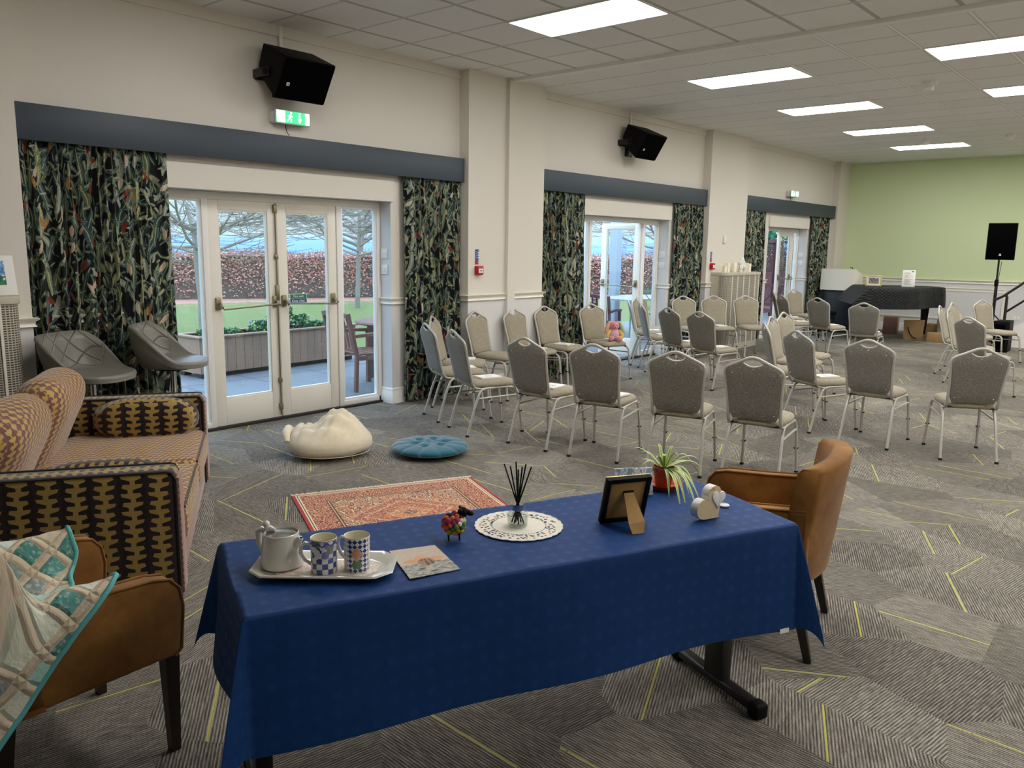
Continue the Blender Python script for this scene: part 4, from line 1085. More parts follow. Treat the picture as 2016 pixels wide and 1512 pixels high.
# ------------------------------------------------------------------ tan armchairs
def armchair(loc, rz, lab):
    t = thing('armchair', lab, 'armchair', loc, rz, 'tan suede tub armchairs')
    for s in (-1, 1):
        prof = [(-.27, .33), (.24, .34), (.262, .36), (.275, .50), (.265, .565), (.235, .60), (.18, .613), (0, .62), (-.27, .64)]
        x0, x1 = (.235, .3) if s > 0 else (-.3, -.235)
        a = B().prism(prof, x0, x1, 'x', bev=.016).build('arm', MT['suede'], t, smooth=50)
        q = B()
        for xx in (x0+.003, x1-.003): q.tube([(xx, y, z) for y, z in prof[1:]], .0045, 6)
        q.build('seam_piping', MT['suede'], a)
    # curved back wrapping between the arms
    def fn(u, v):
        th = (u-.5)*1.9; zz = .33+v*.50
        lean = -.06*v
        hgt = .33+v*(.50-.035*abs(u-.5)*2)
        return (math.sin(th)/math.sin(.95)*.3, -.20-.085*(math.cos(th)-math.cos(.95))/(1-math.cos(.95))+lean, hgt)
    b = B()
    N, Mv = 20, 8
    outer = [[Vector(fn(i/N, j/Mv))+Vector((0, -.035, 0)) for j in range(Mv+1)] for i in range(N+1)]
    inner = [[Vector(fn(i/N, j/Mv))+Vector((-.0*(i-N/2), .05, -.008*(j == Mv))) for j in range(Mv+1)] for i in range(N+1)]
    top = [[p[Mv]+Vector((0, .0, .0)) for p in outer], [p[Mv]+Vector((0, .015, .018)) for p in outer], [p[Mv]+Vector((0, -.018, .022)) for p in inner], [p[Mv] for p in inner]]
    vs = []; fs = []
    cols = []
    for i in range(N+1):
        col = [outer[i][j] for j in range(Mv+1)]+[top[1][i], top[2][i]]+[inner[i][j] for j in range(Mv, -1, -1)]
        cols.append(col)
    k = len(cols[0])
    for c in cols: vs += c
    for i in range(N):
        for j in range(k): fs.append((i*k+j, (i+1)*k+j, (i+1)*k+(j+1) % k, i*k+(j+1) % k))
    fs.append(tuple(range(k))); fs.append(tuple(N*k+j for j in range(k))[::-1])
    b.add(vs, fs); b.build('backrest', MT['suede'], t, smooth=60)
    B().box(-.235, .235, -.2, .255, .31, .365, .01).build('seat_frame', MT['suede'], t)
    B().box(-.232, .232, -.2, .268, .355, .45, .03, 4).build('seat_cushion', MT['suede'], t)
    for sx in (-1, 1):
        B().add([(sx*.262+dx, .235+dy, z) for z, d in ((0, .015), (.36, .024)) for dx, dy in ((-d, -d), (d, -d), (d, d), (-d, d))], [(0, 1, 2, 3), (4, 5, 6, 7), (0, 1, 5, 4), (1, 2, 6, 5), (2, 3, 7, 6), (3, 0, 4, 7)]).build('leg', MT['darkwood'], t, smooth=0)
        B().tube([(sx*.262, -.30, 0), (sx*.258, -.255, .18), (sx*.25, -.235, .36)], [.02, .026, .032], 4, up=(0, 1, 0)).build('leg', MT['darkwood'], t, smooth=30)
    return t
armchair((-2.665, .872, 0), R(2), 'tan suede armchair at bottom left with the patchwork quilt over it')
armchair((-1.425, 3.29, 0), R(103), 'tan suede armchair at the right end of the blue table')

# ------------------------------------------------------------------ patchwork quilt over the left armchair
def quilt():
    # cross path over the chair from the far arm, down into the seat, up and over the near arm, down its outside
    cx = -2.665
    path = [(-.335, .44), (-.318, .56), (-.31, .63), (-.27, .65), (-.235, .635), (-.215, .58), (-.20, .53), (-.12, .50), (0, .52), (.12, .56), (.2, .61), (.235, .637), (.27, .648), (.305, .638), (.318, .60), (.33, .53), (.338, .45), (.343, .36), (.345, .28), (.348, .2)]
    P = [Vector((a, c)) for a, c in path]; S = [0]
    for i in range(1, len(P)): S.append(S[-1]+(P[i]-P[i-1]).length)
    L = S[-1]
    def at(s):
        s = max(0, min(L, s))
        for i in range(1, len(P)):
            if s <= S[i]+1e-9:
                f_ = (s-S[i-1])/(S[i]-S[i-1]); return P[i-1].lerp(P[i], f_)
        return P[-1]
    sTop = S[12]
    def yf(s):   # front edge of the quilt at path length s
        if s < S[5]: return 1.03-.0*s
        if s < S[8]: return 1.03-(s-S[5])/(S[8]-S[5])*.10
        if s < sTop: return .93+(s-S[8])/(sTop-S[8])*.04
        d = s-sTop
        return .975-d*.98-.05*math.sin(min(1, d/.3)*PI)*.3
    yb_ = .40
    def fn(u, v):
        s = u*L; p = at(s); y1 = yf(s); y = y1+(min(yb_, y1-.03)-y1)*v
        bulge = .006*math.sin(s*31+y*9)+.005*math.sin(y*37+s*13)
        q_ = min(1, max(0, (.76-y)/.15)); back = (q_*q_*(3-2*q_))*(.87-p.y)*min(1, max(0, (s-S[3])/.05))*min(1, max(0, (S[15]-s)/.05))
        return (cx+p.x+bulge*.6, y+.004*math.sin(s*40), p.y+abs(bulge)+.004+back)
    def uvf(u, v):
        s = u*L; y1 = yf(s); y = y1+(min(yb_, y1-.03)-y1)*v
        s2 = s-sTop; a = R(-42) if s2 > -.25 else R(4)
        a = R(-38)
        return (s*math.cos(a)-y*math.sin(a), s*math.sin(a)+y*math.cos(a))
    b = B(); b.grid(fn, 90, 40, uvf)
    q = b.build('quilt', MT['quilt'], smooth=180, weld=False, solid=.012)
    tag(q, 'pale patchwork quilt with turquoise edging thrown over the left armchair', 'quilt')
    e = B(); e.tube([fn(i/90, 0) for i in range(91)], .0075, 8); e.build('edge_binding', MT['teal'], q)
quilt()

# ------------------------------------------------------------------ bar stools
def stool(loc, rz, zs, w_, lab):
    t = thing('bar_stool', lab, 'bar stool', loc, rz, 'grey leather bar stools'); k = w_/.5
    def top(u, v, off=0.0):
        th = 2*PI*u; rr = v
        dl = abs((math.degrees(th)-270+180) % 360-180)      # degrees away from the middle of the back
        q = min(1, max(0, (dl-38)/78)); q = q*q*(3-2*q)
        hb = .262*(1-q)+.012*q-.022*max(0, math.sin(th))
        s_ = max(0, (rr-.55)/.45)
        out = .215+.035*math.sin(s_*PI/2)+.055*(1-q)*s_ if rr > .55 else .215*rr/.55
        n_ = 2.6; cx, sy = math.cos(th), math.sin(th)
        sq = 1/((abs(cx)**n_+abs(sy)**n_)**(1/n_))
        x = out*cx*sq; y = out*sy*sq*(1.02 if sy > 0 else .96)
        return Vector((x*k, y*k, zs+hb*(1-math.cos(s_*PI/2))**.85+.012*rr*rr))
    N, Mv = 48, 12
    b = B(); vs = []; fs = []; uvs = []
    rows = []
    for j in range(Mv+1): rows.append([top(i/N, j/Mv) for i in range(N)])
    # rolled rim, then the underside
    rim = rows[-1]; c0 = Vector((0, 0, zs-.05))
    def outw(p): d = Vector((p.x, p.y, 0)); return d.normalized() if d.length else d
    rows.append([p+outw(p)*.012+Vector((0, 0, -.008)) for p in rim])
    rows.append([p+outw(p)*.016+Vector((0, 0, -.026)) for p in rim])
    rows.append([p+outw(p)*.006+Vector((0, 0, -.045)) for p in rim])
    for j in range(Mv-1, -1, -1): rows.append([Vector((p.x*1.0, p.y*1.0, p.z-.05))+outw(p)*(.012*j/Mv) for p in [top(i/N, j/Mv) for i in range(N)]])
    for ri, r_ in enumerate(rows):
        for i, p in enumerate(r_):
            vs.append(p)
            th = 2*PI*i/N
            if ri <= Mv:
                bk = max(0, -math.sin(th)); uvs.append((p.x*7.5/k, (ri/Mv-.56)*4.4 if bk > .3 and ri/Mv > .6 else -.2))
            else: uvs.append((.5, -.3))
    for j in range(len(rows)-1):
        for i in range(N): fs.append((j*N+i, j*N+(i+1) % N, (j+1)*N+(i+1) % N, (j+1)*N+i))
    b.add(vs, fs, uvs); b.build('seat_shell', MT['leather'], t, smooth=180, weld=False)
    B().lathe([(.0, zs-.07), (.12, zs-.07), (.12, zs-.05), (.05, zs-.045)], 20).build('swivel_plate', MT['blackmetal'], t)
    B().lathe([(.03, .02), (.03, .38), (.022, .4), (.022, zs-.06)], 16).build('column', MT['chrome'], t)
    B().lathe([(.2, 0), (.2, .008), (.17, .016), (.05, .03), (.03, .05)], 32).build('base', MT['chrome'], t)
    q = B(); q.tube([(.14*math.sin(a), .03+.14*math.cos(a), .3) for a in [R(x) for x in range(-110, 111, 20)]], .009, 8); q.tube([(0, .03, .3), (0, .17, .3)], .008, 8); q.build('footrest', MT['chrome'], t)
stool((-5.93, 2.32, 0), R(-58), .725, .50, 'left grey leather bar stool, beside the perforated radiator cover')
stool((-5.95, 2.92, 0), R(-42), .755, .46, 'right grey leather bar stool, in front of the leaf print curtain edge')

# ------------------------------------------------------------------ blue table
TA = math.atan2(.914, .405); tc_ = Vector((-1.72, .988))+Vector((.405, .914))*.9+Vector((-.914, .405))*.275
def tl(x, y): c, s = math.cos(TA), math.sin(TA); return (tc_.x+c*x-s*y, tc_.y+s*x+c*y)
tb = thing('folding_table', 'long table with black T-shaped steel legs under the blue cloth', 'table', (tc_.x, tc_.y, 0), TA)
B().box(-.897, .897, -.272, .272, .705, .729, .003).build('tabletop', m_wood('table laminate', '8a7a66', '9a8a74'), tb)
for s in (-1, 1):
    q = B(); q.box(s*.837-.024, s*.837+.024, -.05, .05, .04, .66, .004); l = q.build('leg', MT['blackmetal'], tb)
    q = B(); q.box(s*.837-.028, s*.837+.028, -.245, .245, .018, .052, .012, 3); q.build('foot', MT['blackmetal'], l)
    for sy in (-1, 1): B().box(s*.837-.031, s*.837+.031, sy*.225-.028, sy*.225+.028, 0, .058, .014, 3).build('foot_cap', MT['black'], l)
    B().box(s*.837-.03, s*.837+.03, -.24, .24, .66, .705, .005).build('top_bracket', MT['blackmetal'], l)
B().box(-.82, .82, -.02, .02, .6, .66, .004).build('cross_beam', MT['blackmetal'], tb)
def cloth():
    hx, hy, zt = .9, .275, .7335
    L, Rr, F, Bk = .30, .27, .375, .25
    nx, ny = 190, 90
    def axis(n, lo, hi, a, c): return [lo+(hi-lo)*i/n for i in range(n+1)]
    xs = sorted(set([round(-hx-L+(2*hx+L+Rr)*i/nx, 4) for i in range(nx+1)]+[-hx, hx, -hx-.01, hx+.01])); ys = sorted(set([round(-hy-F+(2*hy+F+Bk)*i/ny, 4) for i in range(ny+1)]+[-hy, hy, -hy-.01, hy+.01]))
    def P(a, b):
        ex = max(0, abs(a)-hx); ey = max(0, abs(b)-hy); sx = 1 if a > 0 else -1; sy = 1 if b > 0 else -1
        wr = .0012*math.sin(a*9+b*14)+.0008*math.sin(a*23-b*17)+.0025*math.exp(-((b-.09-.03*math.sin(a*2))/.012)**2)*.6+.003*math.exp(-((a+.12)/.01)**2)*.5
        if ex == 0 and ey == 0: return (a, b, zt+max(-.0005, wr))
        soft = lambda e: .008*(1-math.exp(-e/.008))
        if ey == 0:
            h = ex; return (sx*(hx+soft(h)+.03*(h/.4)*(1+math.sin(b*9+1))), b, zt-h+soft(h)*.5)
        if ex == 0:
            h = ey
            w = (h/.37)*(.012*math.sin(a*7.5+.6)+.010*math.sin(a*4.1+2.0)+.016)
            lift = .012*math.sin(a*3.2+1.2)*(h/.37)
            return (a, sy*(hy+soft(h)+w), zt-h+soft(h)*.5+lift*.5)
        r = math.hypot(ex, ey); ph = math.atan2(ey, ex); k = math.sin(2*ph)
        o = r*.26*k
        wf = (r/.37)*(.012*math.sin(sx*hx*7.5+.6)+.010*math.sin(sx*hx*4.1+2.0)+.016)*math.sin(ph)
        wx = .03*(r/.4)*(1+math.sin(sy*hy*9+1))*math.cos(ph)
        return (sx*(hx+soft(r)*math.cos(ph)+o*.72+wx), sy*(hy+soft(r)*math.sin(ph)+o*.55+wf), zt-r*(1-.05*k)+soft(r)*.5)
    b = B(); m = len(ys)
    vs = [P(a, c) for a in xs for c in ys]; uv = [(a, c) for a in xs for c in ys]
    fs = [(i*m+j, (i+1)*m+j, (i+1)*m+j+1, i*m+j+1) for i in range(len(xs)-1) for j in range(m-1)]
    b.add(vs, fs, uv)
    o = b.build('tablecloth', MT['cloth'], smooth=180, weld=False, loc=(tc_.x, tc_.y, 0), rz=TA)
    tag(o, 'royal blue damask cloth draped over the long table in front', 'tablecloth')
    q = B(); p = P(.86, -hy-F+.002); q.box(p[0]-.02, p[0]+.02, p[1]-.002, p[1]+.0, p[2]-.008, p[2]+.008); q.build('care_label', MT['paper'], o, smooth=0)
    return o
cloth()
ZT = .7365
# tray with teapot and mugs
tr = thing('serving_tray', 'white plastic tray with cut corners holding teapot and mugs', 'tray', (-1.818, 1.302, ZT), R(42))
def octo(hx, hy, c): return [(-hx, -hy+c), (-hx+c*1.0, -hy), (hx-c*1.0, -hy), (hx, -hy+c), (hx, hy-c), (hx-c, hy), (-hx+c, hy), (-hx, hy-c)]
b = B(); secs = [(0, .155, .055, .002), (.004, .172, .072, .0), (.018, .188, .088, 0), (.021, .196, .096, 0), (.017, .199, .099, 0), (.012, .197, .097, 0), (0.0, .175, .075, 0)]
rows = []
for z, hx, hy, _ in [(.003, .165, .065, 0), (.005, .172, .072, 0), (.017, .186, .086, 0), (.019, .197, .097, 0), (.015, .199, .099, 0), (.012, .190, .090, 0), (.0, .176, .076, 0)]:
    rows.append([(x, y, z) for x, y in octo(hx, hy, .042)])
vs = [p for r in rows for p in r]; fs = [tuple(range(8))]+[(i*8+j, i*8+(j+1) % 8, (i+1)*8+(j+1) % 8, (i+1)*8+j) for i in range(6) for j in range(8)]+[tuple(48+j for j in range(8))[::-1]]
b.add(vs, fs); b.build('tray_body', MT['porcelain'], tr)
b = B(); pl = octo(.15, .055, .03); b.add([(x, y, .0042) for x, y in pl], [tuple(range(8))], [(x, y) for x, y in pl]); b.build('printed_inset', MT['trayprint'], tr, smooth=0)
zt2 = ZT+.0045
tp = thing('teapot', 'small white porcelain teapot with shiny steel lid at the left of the tray', 'teapot', (-1.925, 1.233, zt2), R(18))
B().lathe([(.0, 0), (.054, 0), (.060, .004), (.0595, .02), (.057, .05), (.052, .08), (.048, .093), (.049, .097), (.0465, .099), (.044, .094), (.042, .085)], 40).build('body', MT['porcelain'], tp)
ld = B().lathe([(.0425, .088), (.0425, .0945), (.02, .0965), (.008, .0975), (0, .0975)], 40).build('lid', MT['chrome'], tp)
q = B(); q.tube([(-.048, 0, .098), (-.034, 0, .102), (-.02, 0, .099)], [.012, .009, .004], 10); q.ball((-.052, 0, .114), .0105, 12, 8); q.tube([(-.054, 0, .098), (-.052, 0, .11)], .006, 8); q.build('thumb_lever', MT['porcelain'], ld)
B().tube([(-.046, 0, .092), (-.070, 0, .096), (-.082, 0, .09), (-.08, 0, .055), (-.066, 0, .028), (-.053, 0, .022)], [.008, .009, .0085, .0075, .007, .007], 10, up=(0, 1, 0), flat=1.3).build('handle', MT['porcelain'], tp)
q = B(); q.tube([(.038, 0, .062), (.056, 0, .078), (.068, 0, .092)], [.018, .013, .0075], 12, caps=True); sp_ = q.build('spout', MT['porcelain'], tp)
B().ball((.0687, 0, .0925), .0052, 10, 6, (1, 1, .35)).build('spout_hole', MT['black'], sp_)
def mug(loc, rz, mat, lab):
    t = thing('mug', lab, 'mug', loc, rz)
    b = B(); b.lathe([(.0, 0), (.034, 0), (.0365, .003), (.0365, .05), (.037, .0985)], 40, cap=False); o = b.build('body', mat, t, weld=False)
    B().lathe([(.037, .0985), (.0362, .1), (.0345, .0985), (.034, .05), (.033, .008), (0, .006)], 40, cap=False).build('inside', MT['mugin'], t)
    B().tube([(-.035, 0, .082), (-.05, 0, .088), (-.062, 0, .078), (-.063, 0, .058), (-.053, 0, .038), (-.036, 0, .024)], .0048, 10, up=(0, 1, 0), flat=1.4).build('handle', MT['porcelain'], t)
mug((-1.803, 1.289, zt2), R(58), MT['mugA'], 'bone china mug with blue check and lilac flowers, middle of tray')
mug((-1.748, 1.362, zt2), R(20), MT['mugB'], 'bone china mug with blue tiles and pink tulips, right of tray')
# art card
c = [(-1.789, 1.514), (-1.725, 1.642), (-1.537, 1.563), (-1.589, 1.418)]
o3 = Vector((-1.66, 1.534, ZT))
b = B(); b.add([(x-o3.x, y-o3.y, .0022) for x, y in c]+[(x-o3.x, y-o3.y, .0005) for x, y in c], [(0, 1, 2, 3), (7, 6, 5, 4), (0, 4, 5, 1), (1, 5, 6, 2), (2, 6, 7, 3), (3, 7, 4, 0)], [(0, 1), (1, 1), (1, 0), (0, 0)]*2)
tag(b.build('art_card', MT['painting'], loc=o3, smooth=0, weld=False), 'square art card of cupped hands above dark water, right of the tray', 'card')
# felt ball sheep
sh = thing('felt_sheep', 'small sheep ornament of multicoloured felt balls with black head', 'ornament', (-1.722, 1.722, ZT), R(48))
cols = ['b8303a', 'e08a2e', '3f6b3a', '8d3a6a', 'e8e2d4', '2a3f86', 'd0a02c', 'c4562f', '6b8a3c', 'c23a6e', '5a3a26', '2f7a86', 'a8a03a', 'e06a4a', 'f0ead8', 'd88a2a']
fm = [plain('felt '+c_, c_, .9, bump=.2) for c_ in cols]
B().ball((0, 0, .052), .026, 16, 12).build('core', fm[0], sh)
n = 62
for i in range(n):
    ph = math.acos(1-2*(i+.5)/n); th = PI*(1+5**.5)*i
    p = (math.sin(ph)*math.cos(th)*.0325, math.sin(ph)*math.sin(th)*.0325, .052+math.cos(ph)*.0305)
    if p[2] < .024: continue
    B().ball(p, .0078+.0008*((i*7) % 3), 10, 7).build('felt_ball', fm[(i*5+i//4) % len(fm)], sh)
hd = B().ball((.028, 0, .088), .017, 12, 10, (1.0, .85, 1.0)); hd.ball((.046, 0, .086), .012, 12, 8, (1.5, .8, .75), Matrix.Rotation(R(25), 3, 'Y')); h = hd.build('head', MT['black'], sh)
for s in (-1, 1):
    B().ball((.02, s*.016, .1), .009, 8, 6, (.6, 1.4, .5)).build('ear', MT['black'], h)
    for x in (-.017, .017): B().tube([(x, s*.014, 0), (x, s*.012, .03)], .0028, 6).build('leg', MT['black'], sh)
# doily and reed diffuser
b = B(); n = 96
pts = [(.142+.0045*abs(math.sin(i/n*2*PI*14))) for i in range(n)]
vs = [(0, 0, .0018)]+[(pts[i]*math.cos(2*PI*i/n), pts[i]*math.sin(2*PI*i/n), .0018) for i in range(n)]
b.add(vs, [(0, 1+i, 1+(i+1) % n) for i in range(n)])
dy = tag(b.build('doily', MT['lace'], loc=(-1.654, 1.957, ZT), smooth=0), 'round white lace doily under the reed diffuser', 'doily')
q = B(); q.tube([(pts[i]*math.cos(2*PI*i/n), pts[i]*math.sin(2*PI*i/n), .0018) for i in range(n)], .0016, 6, closed=True); q.build('scalloped_edge', MT['paper'], dy)
rd = thing('reed_diffuser', 'clear glass reed diffuser with black sticks on the lace doily', 'reed diffuser', (-1.652, 1.948, ZT+.003))
B().lathe([(0, 0), (.031, 0), (.034, .003), (.035, .012), (.035, .038), (.031, .046), (.02, .052), (.0165, .055), (.0165, .058), (.0145, .058), (.0145, .052), (.027, .045), (.032, .037), (.032, .012), (.03, .007), (0, .007)], 40).build('bottle', MT['vaseglass'], rd)
B().lathe([(.0145, .054), (.0178, .054), (.0178, .072), (.0205, .073), (.0205, .075), (.0145, .075)], 32).build('collar', MT['chrome'], rd)
for a, l in ((20, .045), (75, .03), (140, .048), (200, .05), (250, .03), (310, .052), (350, .02)):
    ca, sa = math.cos(R(a)), math.sin(R(a))
    B().tube([(-ca*l*.45, -sa*l*.45, .01), (ca*l*.05, sa*l*.05, .075), (ca*l, sa*l, .205)], .0024, 6).build('reed', MT['black'], rd)
# photo frame seen from behind
pf = thing('photo_frame', 'black photo frame seen from behind with tan strut, on the blue cloth', 'photo frame', (-1.47, 2.16, ZT), R(-30))
lean = math.atan2(.05, .165); Mf = Matrix.Rotation(lean, 4, 'Y')
def fb(x0, x1, y0, y1, z0, z1, nm, m, par, bev=.001):
    q = B(); q.M = Mf; q.box(x0, x1, y0, y1, z0, z1, bev); return q.build(nm, m, par)
Wf, Hf = .162, .172
q = B(); q.M = Mf
for (y0, y1, z0, z1) in ((0, .016, 0, Hf), (Wf-.016, Wf, 0, Hf), (.016, Wf-.016, 0, .016), (.016, Wf-.016, Hf-.016, Hf)): q.box(-.012, .004, y0, y1, z0, z1, .0015)
q.build('moulding', MT['black'], pf)
q = B(); q.M = Mf
for (y0, y1, z0, z1) in ((-.001, .013, 0, Hf+.001), (Wf-.013, Wf+.001, 0, Hf+.001), (0, Wf, Hf-.012, Hf+.002), (0, Wf, -.0, .012)): q.box(-.018, -.0125, y0, y1, z0, z1, .001)
q.build('front_trim', MT['gold'], pf)
bk = fb(-.006, -.002, .014, Wf-.014, .014, Hf-.014, 'backing_board', MT['hardboard'], pf)
q = B(); q.M = Mf
for y, z in ((.014, .09), (Wf-.014, .09), (.05, .014), (.12, Hf-.014)): q.box(-.002, .0005, y-.003, y+.003, z-.003, z+.003)
q.build('turn_clips', MT['black'], pf)
top = Mf @ Vector((0, .115, .118)); 
stp = [(top.x, .100, top.z), (top.x, .130, top.z), (.155, .085, .01), (.155, .055, .0), (.150, .02, .0), (.145, .025, .012)]
b = B(); b.add([(top.x, .068, top.z), (top.x, .102, top.z), (.112, .108, .035), (.128, .098, .001), (.128, .056, .001), (.112, .050, .03)], [(0, 1, 2, 5), (5, 2, 3, 4)])
b.build('strut', MT['hardboard'], pf, smooth=0, solid=.003)
fb(-.002, .003, .066, .104, .112, .122, 'hinge', MT['black'], pf)
# second small frame behind
sf = thing('glass_block_frame', 'small patterned glass frame standing behind the black photo frame', 'photo frame', (-1.60, 2.44, ZT), R(-38))
MT['patglass'] = m_uvramp('grey and white leaf photograph', [(0, lin('8d9aa0')), (.45, lin('d8dde0')), (.55, lin('9fabb0')), (.62, lin('eef0f0'))], (40, 40, 1), .2)
b = B(); b.M = Matrix.Rotation(R(-10), 4, 'Y'); b.box(-.006, .006, 0, .15, 0, .105, .002); b.build('picture_panel', MT['patglass'], sf, boxuv=True)
q = B(); q.box(-.03, .05, .06, .09, 0, .006, .002); q.box(.015, .025, .06, .09, .0, .03, .002); q.build('stand', MT['black'], sf)
# spider plant
pt = thing('potted_spider_plant', 'spider plant in a terracotta coloured pot on a saucer', 'plant', (-1.53, 2.672, ZT))
B().lathe([(0, 0), (.055, 0), (.068, .018), (.074, .02), (.074, .0235), (.067, .0215), (.053, .004), (0, .004)], 40).build('saucer', MT['terracotta'], pt)
B().lathe([(0, .005), (.030, .005), (.039, .068), (.0425, .068), (.0435, .084), (.040, .084), (.038, .07), (0, .068)], 36).build('pot', MT['terracotta'], pt)
B().lathe([(.0385, .071), (.02, .076), (0, .077)], 24).build('soil', MT['soil'], pt)
rl = random.Random(5)
def blade(a, reach, rise, droop, w0=.0065, twist=0):
    ca, sa = math.cos(a), math.sin(a); n = 14; b = B(); vs = []; uvs = []
    for i in range(n+1):
        s = i/n; d = reach*s; z = .075+rise*math.sin(PI*min(1, s*1.0)*.62)*1.2*s**.4*1.0-droop*s**2.6
        w_ = w0*math.sin(PI*min(.98, .12+s*.86))**.7
        px, py = ca*d, sa*d
        for k, t_ in ((-1, 0), (0, .5), (1, 1)):
            vs.append((px-sa*w_*k, py+ca*w_*k, z+(.0018 if k else 0))); uvs.append((t_, s))
    fs = [(i*3+k, i*3+k+1, i*3+k+4, i*3+k+3) for i in range(n) for k in (0, 1)]
    b.add(vs, fs, uvs); b.build('leaf', MT['spider'], pt, smooth=180, weld=False)
for a, re, ri, dr in ((215, .12, .13, .02), (200, .09, .11, .03), (240, .10, .09, .06), (30, .13, .12, .05), (40, .17, .11, .12), (25, .10, .15, .08), (60, .15, .09, .10), (5, .12, .08, .10), (-20, .14, .10, .13), (-35, .19, .07, .14), (-28, .22, .08, .15), (-42, .2, .055, .13), (-50, .13, .05, .11), (-10, .17, .06, .13), (90, .06, .11, .0), (150, .05, .12, .0), (300, .05, .09, .0), (120, .07, .08, .02), (270, .06, .1, .02), (180, .14, .07, .07), (10, .05, .10, 0), (335, .08, .12, .01)):
    blade(R(a), re*1.05, ri*.62, dr)
# wooden double heart
def heart(s, n=44, cut=None):
    pts = []
    for i in range(n):
        t_ = 2*PI*i/n
        x = 16*math.sin(t_)**3/17; y = (13*math.cos(t_)-5*math.cos(2*t_)-2*math.cos(3*t_)-math.cos(4*t_))/17
        pts.append((x*s, y*s))
    return pts
hb_ = thing('wooden_heart', 'natural wood heart block with small white heart, near the plant', 'ornament', (-1.235, 2.463, ZT), R(-13))
def rot2(p, a): c, s = math.cos(a), math.sin(a); return (p[0]*c-p[1]*s, p[0]*s+p[1]*c)
hp = [rot2(p, R(38)) for p in heart(.072)]
hp = [(y+.0, max(0.0, z+.048)) for y, z in hp]
out = []
for p in hp:
    if not out or (abs(p[0]-out[-1][0])+abs(p[1]-out[-1][1])) > 1e-4: out.append(p)
b = B(); b.prism(out, -.014, .016, 'x'); b.build('white_body', MT['plastic'], hb_, smooth=35)
b = B(); b.prism([(y*1.0, z) for y, z in out], .016, .0175, 'x'); b.build('wood_face', MT['pine'], hb_, smooth=35)
h2 = [rot2(p, R(-8)) for p in heart(.036)]
b = B(); b.prism([(y+.034, z+.068) for y, z in h2], -.006, .0215, 'x', bev=.002); b.build('small_heart', MT['plastic'], hb_, smooth=35)
B().tube([(.0185, -.012, .104), (.0195, .0, .109), (.0185, .012, .106)], .002, 6).build('twine', MT['card'], hb_)
tag(B().lathe([(0, 0), (.018, 0), (.019, .004), (.014, .008), (0, .008)], 24).build('small_dish', MT['porcelain'], loc=(-1.25, 2.625, ZT)), 'tiny white dish just behind the wooden heart', 'dish')

# ------------------------------------------------------------------ floor cushions and rug
def beanbag():
    def fn(u, v):
        th = 2*PI*u; ph = PI*v
        x = math.sin(ph)*math.cos(th); y = math.sin(ph)*math.sin(th); z = math.cos(ph)
        rx, ry = .315, .29
        X, Y = x*rx*(1+.05*math.sin(3*th+1)), y*ry*(1+.05*math.sin(2*th))
        top = .15+.085*math.exp(-(((X-.04)/.12)**2+((Y-.02)/.2)**2))+.085*math.exp(-(((X-.17)/.12)**2+((Y)/.2)**2))-.03*math.exp(-(((X+.10)/.06)**2+((Y-.05)/.2)**2))+.05*math.exp(-(((X+.22)/.09)**2+((Y)/.18)**2))
        fold = .013*math.sin(X*14+Y*40+3*math.sin(Y*9))+.008*math.sin(X*46-Y*34+2*math.sin(X*12))
        fold += -.035*math.exp(-((X+.19-.25*Y)/.018)**2)*(1 if z > .1 else 0)
        Z = top*(z**.62)+fold*max(0, z)*1.1 if z > 0 else .10*z
        out = 1+.05*math.exp(-((Z-.02)/.06)**2)
        return (X*out, Y*out, max(0, Z+.09))
    o = B().grid(fn, 72, 40).build('bean_bag', MT['canvas'], loc=(-5.15, 3.75, 0), rz=R(52), smooth=180)
    tag(o, 'cream canvas bean bag slumped on the carpet before the glass doors', 'bean bag')
    q = B(); q.tube([(.330*math.cos(a), .303*math.sin(a), .05) for a in [R(x) for x in range(200, 345, 8)]], .0022, 6); q.build('seam', MT['canvas'], o)
    q = B(); q.tube([(-.30, -.16, .15), (-.315, -.08, .20), (-.30, .02, .215), (-.27, .10, .19)], [.018, .034, .034, .015], 10); q.build('gathered_corner', MT['canvas'], o)
beanbag()
tuf = [(.0, .0)]+[(.12*math.cos(R(a)), .12*math.sin(R(a))) for a in range(0, 360, 60)]+[(.21*math.cos(R(a)), .21*math.sin(R(a))) for a in range(15, 375, 30)]
def tcush(u, v):
    th = 2*PI*u; ph = PI*v; r = math.sin(ph)**.6; x = r*.305*math.cos(th); y = r*.305*math.sin(th); z = math.cos(ph)
    h = .062+.046*z if z < 0 else .062+.042*z**.8
    if z > 0:
        rr = math.hypot(x, y)
        for (a, b_) in tuf[:7]: h -= .034*math.exp(-((x-a)**2+(y-b_)**2)/.0011)
        h -= .008*max(0, math.cos(th*12))**4*min(1, rr/.2)*(rr > .13)
    return (x, y, max(0, h))
o = tag(B().grid(tcush, 96, 48).build('floor_cushion', MT['tealvelvet'], loc=(-4.60, 4.33, 0), smooth=180), 'round teal tufted velvet floor cushion on the carpet', 'cushion')
for a, c in tuf[:7]: B().ball((a, c, .071), .008, 10, 6, (1, 1, .5)).build('button', MT['tealvelvet'], o)
ra = math.atan2(1.138, .536)
rg = thing('persian_rug', 'red patterned persian rug with cream fringe behind the blue table', 'rug', (-4.441, 2.928, 0), ra)
b = B(); b.grid(lambda u, v: (u*1.26, -v*1.2, .008+.0015*math.sin(u*23)), 20, 20, lambda u, v: (u*1.26, v*1.2)); 
b.grid(lambda u, v: (u*1.26, -v*1.2, .001), 1, 1, lambda u, v: (u*1.26, v*1.2)); b.build('pile', MT['rug'], rg, weld=False)
b = B(); rf = random.Random(3)
